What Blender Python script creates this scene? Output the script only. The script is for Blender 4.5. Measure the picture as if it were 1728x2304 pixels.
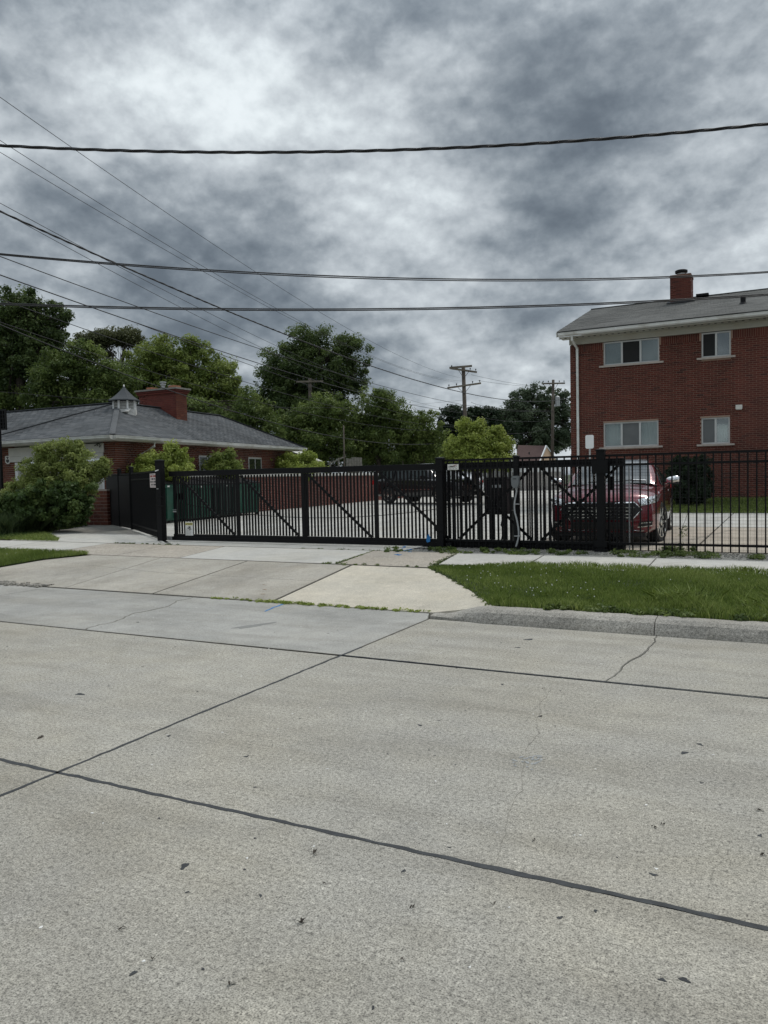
import bpy, math, random
import numpy as np
from math import sin, cos, pi, radians, sqrt, atan2
from mathutils import Vector, Matrix
random.seed(7); RNG = np.random.default_rng(11)
S = bpy.context.scene
COL = S.collection
for o in list(bpy.data.objects): bpy.data.objects.remove(o)

# ------------------------------------------------------------------ camera
F_PX, CX, CY = 1750.0, 864.0, 1152.0          # focal length in pixels of the 1728 x 2304 photograph
YAW, PIT, ROL, EYE = radians(27.4), radians(2.5), radians(1.2), 1.5
fwd = Vector((-sin(YAW)*cos(PIT), cos(YAW)*cos(PIT), -sin(PIT)))
rgt = Vector((cos(YAW), sin(YAW), 0)); dwn = fwd.cross(rgt)
r2 = rgt*cos(ROL)+dwn*sin(ROL); d2 = -rgt*sin(ROL)+dwn*cos(ROL)
cam = bpy.data.cameras.new("camera"); co = bpy.data.objects.new("camera", cam); COL.objects.link(co)
co.matrix_world = Matrix(((r2.x, -d2.x, -fwd.x, 0), (r2.y, -d2.y, -fwd.y, 0), (r2.z, -d2.z, -fwd.z, EYE), (0, 0, 0, 1)))
cam.sensor_fit = 'VERTICAL'; cam.sensor_height = 24.0; cam.lens = 24.0*F_PX/2304.0
cam.clip_start = 0.05; cam.clip_end = 3000
S.camera = co

# ------------------------------------------------------------------ light and exposure
SUN_EL, SUN_AZ = radians(60), radians(18)      # azimuth from +Y towards +X: the sun stands behind the cloud over the lot
sl = bpy.data.lights.new("sun", 'SUN'); sl.energy = 1.5; sl.angle = radians(14); sl.color = (1.0, 0.955, 0.89)
so = bpy.data.objects.new("sun", sl); COL.objects.link(so)
sd = Vector((sin(SUN_AZ)*cos(SUN_EL), cos(SUN_AZ)*cos(SUN_EL), sin(SUN_EL)))
so.rotation_euler = sd.to_track_quat('Z', 'Y').to_euler(); so.location = (0, 0, 30)
S.view_settings.view_transform = 'Standard'; S.view_settings.look = 'None'
S.view_settings.exposure = 0.0; S.view_settings.gamma = 1.0; S.view_settings.use_curve_mapping = False
S.cycles.max_bounces = 6; S.cycles.transparent_max_bounces = 12

def uray(px, py):
    v = r2*((px-CX)/F_PX)+d2*((py-CY)/F_PX)+fwd
    return v
def dirpx(px, py): return uray(px, py).normalized()
W = bpy.data.worlds.new("World"); S.world = W; W.use_nodes = True
nt = W.node_tree; N = nt.nodes; L = nt.links
for n in list(N): N.remove(n)
def nn(T, **k):
    n = N.new(T)
    for a, b in k.items(): setattr(n, a, b)
    return n
def mth(op, a, b=None, c=None, clamp=False):
    n = N.new('ShaderNodeMath'); n.operation = op; n.use_clamp = clamp
    for i, v in enumerate((a, b, c)):
        if v is None: continue
        if isinstance(v, (int, float)): n.inputs[i].default_value = v
        else: L.new(v, n.inputs[i])
    return n.outputs[0]
tc = nn('ShaderNodeTexCoord'); nrm = nn('ShaderNodeVectorMath', operation='NORMALIZE'); L.new(tc.outputs['Generated'], nrm.inputs[0])
sx = nn('ShaderNodeSeparateXYZ'); L.new(nrm.outputs[0], sx.inputs[0])
zz = mth('MAXIMUM', sx.outputs[2], 0.0)
den = mth('ADD', zz, 0.55)
ux = mth('DIVIDE', sx.outputs[0], den); uy = mth('DIVIDE', sx.outputs[1], den)
cb = nn('ShaderNodeCombineXYZ'); L.new(ux, cb.inputs[0]); L.new(uy, cb.inputs[1]); L.new(mth('MULTIPLY', zz, 2.0), cb.inputs[2])
def noise(vec, scale, detail, rough=0.55, dist=0.0, off=(0, 0, 0), shift=1.0, lac=2.0):
    mp = nn('ShaderNodeMapping'); mp.inputs['Location'].default_value = off; mp.inputs['Scale'].default_value = (shift, shift, shift); L.new(vec, mp.inputs[0])
    n = nn('ShaderNodeTexNoise'); n.inputs['Scale'].default_value = scale; n.inputs['Detail'].default_value = detail
    n.inputs['Roughness'].default_value = rough; n.inputs['Distortion'].default_value = dist; n.inputs['Lacunarity'].default_value = lac
    L.new(mp.outputs[0], n.inputs['Vector']); return n.outputs['Fac']
den2 = mth('ADD', zz, .36); pl_ = nn('ShaderNodeCombineXYZ'); L.new(mth('DIVIDE', sx.outputs[0], den2), pl_.inputs[0]); L.new(mth('DIVIDE', sx.outputs[1], den2), pl_.inputs[1])
iso = nn('ShaderNodeMapping'); iso.inputs['Scale'].default_value = (1.0, 1.0, 1.35); L.new(nrm.outputs[0], iso.inputs[0])
def noise2(scale, detail, rough, dist, off, dz):
    mp = nn('ShaderNodeMapping'); mp.inputs['Location'].default_value = (off[0], off[1], off[2]+dz); L.new(iso.outputs[0], mp.inputs[0])
    n = nn('ShaderNodeTexNoise'); n.inputs['Scale'].default_value = scale; n.inputs['Detail'].default_value = detail; n.inputs['Roughness'].default_value = rough; n.inputs['Distortion'].default_value = dist
    L.new(mp.outputs[0], n.inputs['Vector']); return n.outputs['Fac']
# ragged layers of stratocumulus: thickness darkens, the side turned to the light above is paler
B1, B1s = (noise2(2.1, 13, .57, .0, (7.3, 2.2, 0), k) for k in (0, .07))
B2, B2s = (noise(pl_.outputs[0], 2.6, 12, .55, 0, (1.3, 5.2, 3), k) for k in (1.0, .965))
B3, B3s = (noise2(17, 9, .52, .1, (4.3, 9.2, 1), k) for k in (0, .014))
# cloud masses seen in the photograph: (direction, angular size, lighter + / darker -)
blobs = [((440, 250), .13, .10), ((250, 400), .09, .10), ((150, 380), .07, -.05), ((1090, 480), .20, .07), ((900, 560), .12, .09), ((620, 60), .12, -.02),
         ((800, 110), .13, -.10), ((940, 330), .20, .10), ((560, 330), .16, .06), ((1080, 120), .14, .05), ((760, 560), .22, .05), ((1000, 250), .14, .05), ((1250, 230), .20, -.14), ((1550, 370), .16, -.16), ((1260, 350), .10, -.09), ((600, 900), .42, -.06), ((1560, 640), .12, .12), ((1450, 600), .10, .10), ((1480, 460), .08, .06),
         ((200, 490), .15, -.10), ((120, 640), .2, -.11), ((420, 700), .2, -.10), ((760, 760), .16, -.10), ((1050, 800), .10, .11), ((560, 200), .05, .07), ((500, 310), .06, .08),
         ((950, 785), .05, .10), ((1240, 790), .08, .08), ((1150, 700), .14, -.05), ((330, 560), .12, -.07), ((1650, 60), .2, .03), ((130, 110), .22, .06),
         ((450, 40), .12, .08), ((1150, 20), .14, .06), ((620, 470), .12, -.07), ((940, 860), .08, -.04), ((230, 770), .07, .2), ((590, 840), .06, .18), ((60, 800), .1, .12), ((1340, 200), .08, .05), ((930, 380), .12, .04), ((800, 600), .08, .06), ((1700, 240), .1, .05)]
acc = None
for (p, w, a) in blobs:
    d = dirpx(*p)
    dp = nn('ShaderNodeVectorMath', operation='DOT_PRODUCT'); L.new(nrm.outputs[0], dp.inputs[0]); dp.inputs[1].default_value = d
    t = mth('SUBTRACT', dp.outputs['Value'], 1.0); t = mth('MULTIPLY', t, 2.2/(w*w)); t = mth('EXPONENT', t); t = mth('MULTIPLY', t, a)
    acc = t if acc is None else mth('ADD', acc, t)
v = mth('MULTIPLY_ADD', B1, -.80, .5+.40); v = mth('MULTIPLY_ADD', B2, -.34, mth('ADD', v, .17)); v = mth('MULTIPLY_ADD', B3, -.12, mth('ADD', v, .06))
v = mth('MULTIPLY_ADD', mth('SUBTRACT', B1, B1s), 1.3, v); v = mth('MULTIPLY_ADD', mth('SUBTRACT', B2, B2s), .8, v); v = mth('MULTIPLY_ADD', mth('SUBTRACT', B3, B3s), .45, v)
v = mth('ADD', v, mth('MULTIPLY', acc, .80))
v = mth('MULTIPLY_ADD', v, .86, .5*.14+.006)
rp = nn('ShaderNodeValToRGB'); L.new(v, rp.inputs[0]); cr = rp.color_ramp; cr.interpolation = 'B_SPLINE'
cr.elements[0].position = 0.26; cr.elements[0].color = (.122, .150, .182, 1)
cr.elements[1].position = 0.72; cr.elements[1].color = (.90, .97, 1.0, 1)
for p, c in ((.36, (.198, .236, .275, 1)), (.44, (.305, .348, .388, 1)), (.50, (.42, .468, .508, 1)), (.57, (.56, .61, .65, 1)), (.64, (.72, .785, .82, 1))):
    e = cr.elements.new(p); e.color = c
# an overcast sky is about three times as bright overhead as at the horizon
lift = nn('ShaderNodeMapRange'); L.new(zz, lift.inputs[0]); lift.inputs[1].default_value = .45; lift.inputs[2].default_value = 1.0; lift.inputs[3].default_value = 1.0; lift.inputs[4].default_value = 2.3
mulc = nn('ShaderNodeVectorMath', operation='SCALE'); L.new(rp.outputs[0], mulc.inputs[0]); L.new(lift.outputs[0], mulc.inputs['Scale'])
sky = nn('ShaderNodeTexSky'); sky.sky_type = 'NISHITA'; sky.sun_disc = False; sky.sun_elevation = SUN_EL; sky.sun_rotation = SUN_AZ
bg1 = nn('ShaderNodeBackground'); L.new(sky.outputs[0], bg1.inputs[0]); bg1.inputs[1].default_value = 0.05
bg2 = nn('ShaderNodeBackground'); L.new(mulc.outputs[0], bg2.inputs[0]); bg2.inputs[1].default_value = 1.0
mx = nn('ShaderNodeMixShader'); mx.inputs[0].default_value = 0.95; L.new(bg1.outputs[0], mx.inputs[1]); L.new(bg2.outputs[0], mx.inputs[2])
wo = nn('ShaderNodeOutputWorld'); L.new(mx.outputs[0], wo.inputs[0])
W.cycles.sampling_method = 'MANUAL'; W.cycles.sample_map_resolution = 512

# ------------------------------------------------------------------ pixel -> place helpers (real planes)
O = Vector((0, 0, EYE))
def onz(px, py, z): r = uray(px, py); return O+r*((z-EYE)/r.z)
def ony(px, py, y): r = uray(px, py); return O+r*(y/r.y)
def deep(px, py, d): return O+uray(px, py)*d
def project(p):
    q = p-O; z = q.dot(fwd)
    return (CX+F_PX*q.dot(r2)/z, CY+F_PX*q.dot(d2)/z, z)
def lerp(a, b, t): return a+(b-a)*t
def gz(x, y):
    for (y0, z0), (y1, z1) in zip(GP[:-1], GP[1:]):
        if y < y1: return lerp(z0, z1, max(0, (y-y0))/(y1-y0))
    return GP[-1][1]
GP = [(-20, 0), (7.8, 0.0), (10.15, .20), (12.1, .22), (26, .30), (50, .40), (400, .5)]

# ------------------------------------------------------------------ materials
MATS = {}
def _m(name):
    m = bpy.data.materials.new(name); m.use_nodes = True
    return m, m.node_tree, m.node_tree.nodes['Principled BSDF']
def mixcol(t, fac, a, b, mode='MIX'):
    n = t.nodes.new('ShaderNodeMix'); n.data_type = 'RGBA'; n.blend_type = mode
    for sock, val in ((n.inputs['Factor'], fac), (n.inputs[6], a), (n.inputs[7], b)):
        if isinstance(val, (int, float)): sock.default_value = val
        elif isinstance(val, tuple): sock.default_value = (*val[:3], 1)
        else: t.links.new(val, sock)
    return n.outputs[2]
def tnoise(t, scale, detail=4, rough=.55, dist=0, stretch=None, coord='Object', off=0):
    tcn = t.nodes.new('ShaderNodeTexCoord'); mp = t.nodes.new('ShaderNodeMapping')
    mp.inputs['Location'].default_value = (off, off*.7, 0)
    if stretch: mp.inputs['Scale'].default_value = stretch
    t.links.new(tcn.outputs[coord], mp.inputs[0])
    n = t.nodes.new('ShaderNodeTexNoise'); n.inputs['Scale'].default_value = scale; n.inputs['Detail'].default_value = detail
    n.inputs['Roughness'].default_value = rough; n.inputs['Distortion'].default_value = dist
    t.links.new(mp.outputs[0], n.inputs['Vector']); return n.outputs['Fac']
def ramp(t, src, stops):
    n = t.nodes.new('ShaderNodeValToRGB'); t.links.new(src, n.inputs[0]); e = n.color_ramp.elements
    def c4(c): return (c, c, c, 1) if isinstance(c, (int, float)) else (*c, 1)
    e[0].position = stops[0][0]; e[0].color = c4(stops[0][1]); e[1].position = stops[-1][0]; e[1].color = c4(stops[-1][1])
    for p, c in stops[1:-1]:
        k = e.new(p); k.color = c4(c)
    return n.outputs[0]
def bump(t, bs, src, strength=.3, dist=.01):
    b = t.nodes.new('ShaderNodeBump'); b.inputs['Strength'].default_value = strength; b.inputs['Distance'].default_value = dist
    t.links.new(src, b.inputs['Height']); t.links.new(b.outputs[0], bs.inputs['Normal'])
def mat(name, col, rough=.6, metal=0, var=.12, vscale=6, bmp=0, bscale=60, coat=0, dirt=None):
    if name in MATS: return MATS[name]
    m, t, bs = _m(name)
    n = tnoise(t, vscale, 5)
    lo = tuple(c*(1-var) for c in col); hi = tuple(min(1, c*(1+var)) for c in col)
    c = ramp(t, n, [(.3, lo), (.7, hi)])
    if dirt:
        n2 = ramp(t, tnoise(t, 1.7, 8, .65, off=5), [(.48, 0.0), (.7, 1.0)]); c = mixcol(t, n2, c, dirt)
    t.links.new(c, bs.inputs['Base Color']); bs.inputs['Roughness'].default_value = rough; bs.inputs['Metallic'].default_value = metal
    bs.inputs['Coat Weight'].default_value = coat
    if bmp: bump(t, bs, tnoise(t, bscale, 4), bmp, .005)
    MATS[name] = m; return m
def varmat(name, stops, rough=.85, grain=.25, gscale=40, bmp=.4, bscale=80, transl=0.0, obj_random=True, spec=.5):
    """colour chosen per piece (object random + the 'var' attribute), with fine grain on top"""
    if name in MATS: return MATS[name]
    m, t, bs = _m(name)
    at = t.nodes.new('ShaderNodeAttribute'); at.attribute_name = 'var'
    src = at.outputs['Fac']
    if obj_random:
        oi = t.nodes.new('ShaderNodeObjectInfo'); a = t.nodes.new('ShaderNodeMath'); a.operation = 'ADD'; t.links.new(src, a.inputs[0]); t.links.new(oi.outputs['Random'], a.inputs[1])
        f = t.nodes.new('ShaderNodeMath'); f.operation = 'FRACT'; t.links.new(a.outputs[0], f.inputs[0]); src = f.outputs[0]
    c = ramp(t, src, stops)
    g = ramp(t, tnoise(t, gscale, 5, .6), [(.25, 1-grain), (.75, 1+grain)])
    c = mixcol(t, 1.0, c, g, 'MULTIPLY')
    if 'brick' in name or 'shingle' in name:
        gm = t.nodes.new('ShaderNodeNewGeometry'); mpw = t.nodes.new('ShaderNodeMapping'); mpw.inputs['Scale'].default_value = (1, 1, .45); t.links.new(gm.outputs['Position'], mpw.inputs[0])
        nw = t.nodes.new('ShaderNodeTexNoise'); nw.inputs['Scale'].default_value = .8; nw.inputs['Detail'].default_value = 6; t.links.new(mpw.outputs[0], nw.inputs['Vector'])
        c = mixcol(t, 1.0, c, ramp(t, nw.outputs['Fac'], [(.32, .74), (.5, 1.0), (.68, 1.14)]), 'MULTIPLY')
    t.links.new(c, bs.inputs['Base Color']); bs.inputs['Roughness'].default_value = rough; bs.inputs['Specular IOR Level'].default_value = spec
    if bmp: bump(t, bs, tnoise(t, bscale, 4), bmp, .004)
    if transl:
        tr = t.nodes.new('ShaderNodeBsdfTranslucent'); t.links.new(c, tr.inputs[0]); ms = t.nodes.new('ShaderNodeMixShader'); ms.inputs[0].default_value = transl
        out = t.nodes['Material Output']; t.links.new(bs.outputs[0], ms.inputs[1]); t.links.new(tr.outputs[0], ms.inputs[2]); t.links.new(ms.outputs[0], out.inputs[0])
    MATS[name] = m; return m
def concrete(name, col, col2, speck=.5, sscale=170, stain=(.5, .5, .5), pit=.6, rough=.92, streak=None, tint=.06):
    m, t, bs = _m(name)
    n1 = tnoise(t, .9, 6, .6); n2 = tnoise(t, 5.5, 6, .6, off=3)
    c = mixcol(t, ramp(t, n1, [(.36, 0.0), (.66, 1.0)]), col, col2); c = mixcol(t, ramp(t, tnoise(t, .55, 5, .6, .6, off=13), [(.45, 0.0), (.70, .35)]), c, mixcol(t, 1.0, c, (1.03, .98, .88), 'MULTIPLY'))
    c = mixcol(t, 1.0, c, ramp(t, n2, [(.3, .90), (.7, 1.08)]), 'MULTIPLY')
    n3 = tnoise(t, sscale, 3, .75)                      # sand and aggregate
    c = mixcol(t, 1.0, c, ramp(t, n3, [(.30, 1-speck), (.42, 1-.35*speck), (.52, 1.03), (.66, 1+.35*speck)]), 'MULTIPLY')
    n4 = tnoise(t, sscale*.33, 4, .7, off=7); c = mixcol(t, 1.0, c, ramp(t, n4, [(.32, 1-.55*speck), (.46, 1-.1*speck), (.55, 1.0), (.68, 1+.32*speck)]), 'MULTIPLY')
    vo = t.nodes.new('ShaderNodeTexVoronoi'); vo.inputs['Scale'].default_value = sscale*.42; tcn = t.nodes.new('ShaderNodeTexCoord'); t.links.new(tcn.outputs['Object'], vo.inputs['Vector'])
    sp = t.nodes.new('ShaderNodeSeparateColor'); t.links.new(vo.outputs['Color'], sp.inputs[0])
    stone = ramp(t, sp.outputs[0], [(.0, .62), (.12, .72), (.13, 1.0), (.90, 1.0), (.91, 1.28), (1.0, 1.45)])
    msk = ramp(t, vo.outputs['Distance'], [(.18, 1.0), (.34, 0.0)])
    c = mixcol(t, msk, c, mixcol(t, 1.0, c, stone, 'MULTIPLY'))
    big = ramp(t, tnoise(t, .35, 7, .68, 1.2, off=9), [(.50, 0.0), (.72, 1.0)])
    c = mixcol(t, big, c, mixcol(t, 1.0, c, stain, 'MULTIPLY'))
    if streak:
        s = ramp(t, tnoise(t, 1.6, 6, .62, .3, stretch=streak, off=2), [(.44, 0.0), (.66, .9)]); c = mixcol(t, s, c, mixcol(t, 1.0, c, (.80, .79, .77), 'MULTIPLY'))
    oi = t.nodes.new('ShaderNodeObjectInfo'); c = mixcol(t, 1.0, c, ramp(t, oi.outputs['Random'], [(0, 1-tint), (1, 1+tint)]), 'MULTIPLY')
    t.links.new(c, bs.inputs['Base Color']); bs.inputs['Roughness'].default_value = rough
    bump(t, bs, n3, pit, .004)
    MATS[name] = m; return m
M_road = concrete('road_concrete', (.415, .393, .338), (.37, .354, .316), 1.0, 150, (.92, .90, .85), streak=(.25, 1.6, 1))
M_gut = concrete('gutter_concrete', (.385, .375, .345), (.325, .32, .30), .6, 150, (.78, .78, .78), streak=(.3, 1.5, 1))
M_apr = concrete('apron_concrete', (.42, .39, .335), (.35, .33, .29), .55, 150, (.82, .80, .77), streak=(.8, .5, 1))
M_aprl = concrete('pale_apron_concrete', (.54, .495, .41), (.47, .435, .365), .45, 150, (.92, .90, .86))
M_walk = concrete('walk_concrete', (.50, .485, .445), (.45, .44, .41), .3, 150, (.88, .86, .82))
M_agg = concrete('exposed_aggregate_concrete', (.43, .385, .325), (.36, .33, .285), .85, 95, (.88, .86, .84), pit=.9)
M_lot = concrete('lot_concrete', (.50, .49, .455), (.43, .425, .40), .3, 120, (.85, .84, .82), streak=(1.2, .3, 1))
M_lot2 = concrete('old_lot_concrete', (.44, .385, .315), (.38, .34, .285), .4, 110, (.86, .83, .80))
M_kerb = concrete('kerb_concrete', (.41, .385, .34), (.31, .295, .265), .9, 130, (.60, .59, .57), pit=1.0)
M_grav = concrete('gravel_strip', (.34, .33, .30), (.24, .235, .21), 1.1, 90, (.7, .7, .7), pit=1.0)
M_tar = mat('joint_tar', (.036, .039, .042), .8, 0, .35, 20, .4, 90)
M_joint = mat('dirty_joint', (.10, .092, .075), .95, 0, .4, 14)
M_crack = mat('crack_grey', (.24, .23, .20), .95, 0, .4, 30)  # plain dull grey for the cracks and scored lines in the concrete
M_soil = mat('soil', (.07, .058, .04), .95, 0, .35, 9, .6, 60)
M_turf = mat('turf_base', (.035, .05, .018), .95, 0, .35, 3, .6, 90)
M_black = mat('black_powder_coat', (.004, .0042, .005), .5, 0, .2, 5, .15, 120); M_black.node_tree.nodes['Principled BSDF'].inputs['Specular IOR Level'].default_value = .18
M_blackr = mat('black_plastic', (.007, .007, .008), .55, 0, .2, 5); M_blackr.node_tree.nodes['Principled BSDF'].inputs['Specular IOR Level'].default_value = .2
M_wire = mat('black_wire', (.02, .02, .021), .5)
M_cable = mat('cable_rubber', (.018, .018, .02), .65)
M_alu = mat('white_aluminium', (.62, .63, .61), .38, 0, .06, 2, dirt=(.42, .41, .37))
M_cream = mat('cream_soffit_metal', (.38, .375, .325), .5, 0, .06, 2, dirt=(.36, .34, .28))
M_frame = mat('window_frame_aluminium', (.50, .51, .50), .4, .3, .08, 4)
M_sill = mat('limestone_sill', (.42, .37, .33), .85, 0, .15, 9, .3, 60)
M_mortar = mat('mortar', (.30, .205, .155), .95, 0, .12, 20, .3, 90)
M_mortar2 = mat('grey_mortar', (.36, .31, .27), .95, 0, .15, 20, .3, 90)
M_mortard = mat('sooty_mortar', (.16, .085, .06), .95, 0, .2, 20, .3, 90)
M_brick = varmat('dark_red_brick', [(0, (.076, .0185, .012)), (.35, (.100, .0245, .0155)), (.7, (.124, .031, .0195)), (.93, (.090, .021, .014)), (1, (.044, .013, .010))])
M_brick2 = varmat('orange_red_brick', [(0, (.10, .026, .014)), (.5, (.13, .035, .018)), (.85, (.16, .047, .024)), (1, (.07, .022, .014))])
M_brickw = varmat('wall_red_brick', [(0, (.12, .028, .021)), (.5, (.15, .036, .026)), (.9, (.19, .05, .034)), (1, (.08, .024, .02))])
M_shing = varmat('grey_shingle', [(0, (.058, .064, .070)), (.5, (.078, .084, .09)), (.85, (.10, .105, .11)), (1, (.045, .05, .055))], .95, .35, 120, .6, 200)
M_shing2 = varmat('weathered_shingle', [(0, (.083, .085, .081)), (.5, (.098, .099, .094)), (.9, (.112, .112, .105)), (1, (.072, .073, .07))], .95, .3, 120, .6, 200)
M_wood = mat('weathered_wood', (.17, .145, .115), .9, 0, .35, 3, .5, 30)
M_pole = mat('creosoted_pole', (.10, .082, .066), .9, 0, .3, 4, .5, 30)
M_fwood = mat('grey_fence_board', (.20, .19, .165), .9, 0, .25, 6, .4, 40)
M_bark = mat('bark', (.055, .045, .036), .95, 0, .3, 8, .8, 20)
M_white = mat('white_paint', (.72, .73, .73), .5, 0, .05, 4)
M_siding = mat('white_siding', (.62, .61, .57), .6, 0, .08, 3)
M_tan = mat('tan_siding', (.46, .32, .21), .8, 0, .1, 3)
M_brnroof = mat('brown_shingle', (.075, .042, .038), .95, 0, .2, 12, .5, 60)
M_grey = mat('grey_plastic_box', (.14, .15, .155), .55, 0, .1, 6)
M_cond = mat('grey_conduit', (.34, .35, .355), .5, .1, .12, 10)
M_blue = mat('blue_marking', (.02, .17, .42), .7, 0, .25, 30)
M_green = mat('green_steel', (.010, .070, .046), .42, 0, .25, 3, .2, 30, dirt=(.03, .07, .05))
M_dgreen = mat('dark_green_steel', (.005, .022, .018), .5, 0, .25, 3, .2, 30)
M_tyre = mat('tyre_rubber', (.014, .014, .015), .8, 0, .2, 20)
M_chrome = mat('chrome', (.78, .79, .80), .12, 1.0, .02, 4)
M_alloy = mat('alloy', (.62, .62, .60), .25, 1.0, .05, 4)
M_bone = mat('black_plastic_trim', (.015, .015, .016), .4)
M_red = mat('wine_red_paint', (.165, .006, .018), .24, .2, .06, 1.2, coat=1.0)
M_blk = mat('black_car_paint', (.008, .008, .010), .2, 0, .1, 2, coat=1.0)
M_whp = mat('white_car_paint', (.72, .73, .75), .25, 0, .03, 2, coat=1.0)
M_tail = mat('red_lens', (.45, .01, .012), .2, 0, .1, 4, coat=1.0)
M_lamp = mat('headlamp_lens', (.50, .52, .54), .12, .6, .35, 22, coat=1.0)
M_curt = mat('curtain_cloth', (.80, .81, .79), .8, 0, .12, 3)
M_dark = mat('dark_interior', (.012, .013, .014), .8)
M_blind = mat('grey_blind', (.33, .36, .355), .8, 0, .1, 2)
M_screen = mat('insect_screen', (.12, .128, .13), .7, 0, .1, 3)
M_sign = mat('sign_white', (.70, .69, .66), .5, 0, .05, 9)
M_ink = mat('sign_ink', (.05, .048, .05), .6)
M_inkred = mat('sign_red_ink', (.30, .05, .03), .6)
M_inkyel = mat('sign_yellow', (.55, .50, .17), .6)
M_lead = mat('lead_flashing', (.045, .047, .05), .6, .2, .25, 8)
M_metalgrey = mat('galvanised', (.40, .41, .41), .45, .6, .15, 8)
M_cup = mat('peeling_white_wood', (.58, .58, .56), .8, 0, .1, 9, dirt=(.16, .15, .13))
def glassmat():
    m, t, bs = _m('window_glass'); bs.inputs['Base Color'].default_value = (.9, .95, .95, 1); bs.inputs['Roughness'].default_value = .03
    bs.inputs['Transmission Weight'].default_value = 0.0
    tr = t.nodes.new('ShaderNodeBsdfTransparent'); tr.inputs[0].default_value = (.80, .84, .83, 1)
    gl = t.nodes.new('ShaderNodeBsdfGlossy'); gl.inputs['Roughness'].default_value = .03; gl.inputs[0].default_value = (.9, .95, .97, 1)
    fr = t.nodes.new('ShaderNodeFresnel'); fr.inputs[0].default_value = 1.55
    mr = t.nodes.new('ShaderNodeMath'); mr.operation = 'MULTIPLY_ADD'; mr.inputs[1].default_value = 1.2; mr.inputs[2].default_value = .05; t.links.new(fr.outputs[0], mr.inputs[0])
    ms = t.nodes.new('ShaderNodeMixShader'); t.links.new(mr.outputs[0], ms.inputs[0]); t.links.new(tr.outputs[0], ms.inputs[1]); t.links.new(gl.outputs[0], ms.inputs[2])
    t.links.new(ms.outputs[0], t.nodes['Material Output'].inputs[0]); return m
M_glass = glassmat()
M_cglass = mat('car_glass', (.02, .028, .027), .04, 0, .1, 2, coat=.5)
def leafm(name, a, b, c): return varmat(name, [(0, a), (.5, b), (1, c)], .55, .15, 8, 0, 1, .40, False, .3)
L_dark = leafm('leaf_dark', (.026, .046, .014), (.068, .105, .031), (.15, .20, .062))
L_mid = leafm('leaf_mid', (.042, .070, .017), (.108, .155, .037), (.21, .265, .075))
L_lime = leafm('leaf_lime', (.12, .165, .028), (.27, .335, .065), (.42, .48, .13))
L_yel = leafm('leaf_yellow_green', (.070, .105, .020), (.165, .22, .046), (.29, .345, .10))
L_bush = leafm('leaf_bush', (.09, .125, .028), (.22, .27, .07), (.38, .43, .15))
L_brown = leafm('leaf_olive', (.06, .07, .028), (.10, .112, .048), (.15, .16, .075))
L_black = leafm('leaf_evergreen', (.010, .022, .010), (.020, .038, .016), (.036, .06, .026))
L_grey = leafm('leaf_grey_green', (.042, .066, .036), (.085, .12, .065), (.17, .21, .13))
L_ivy = leafm('leaf_ivy', (.032, .060, .016), (.072, .12, .033), (.155, .21, .062))
L_grass = leafm('grass_blade', (.10, .15, .028), (.185, .25, .055), (.31, .36, .12))
L_lav = leafm('tuft_blade', (.03, .055, .02), (.06, .095, .035), (.11, .145, .06))
M_clover = mat('clover_flower', (.72, .73, .66), .8)

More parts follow.
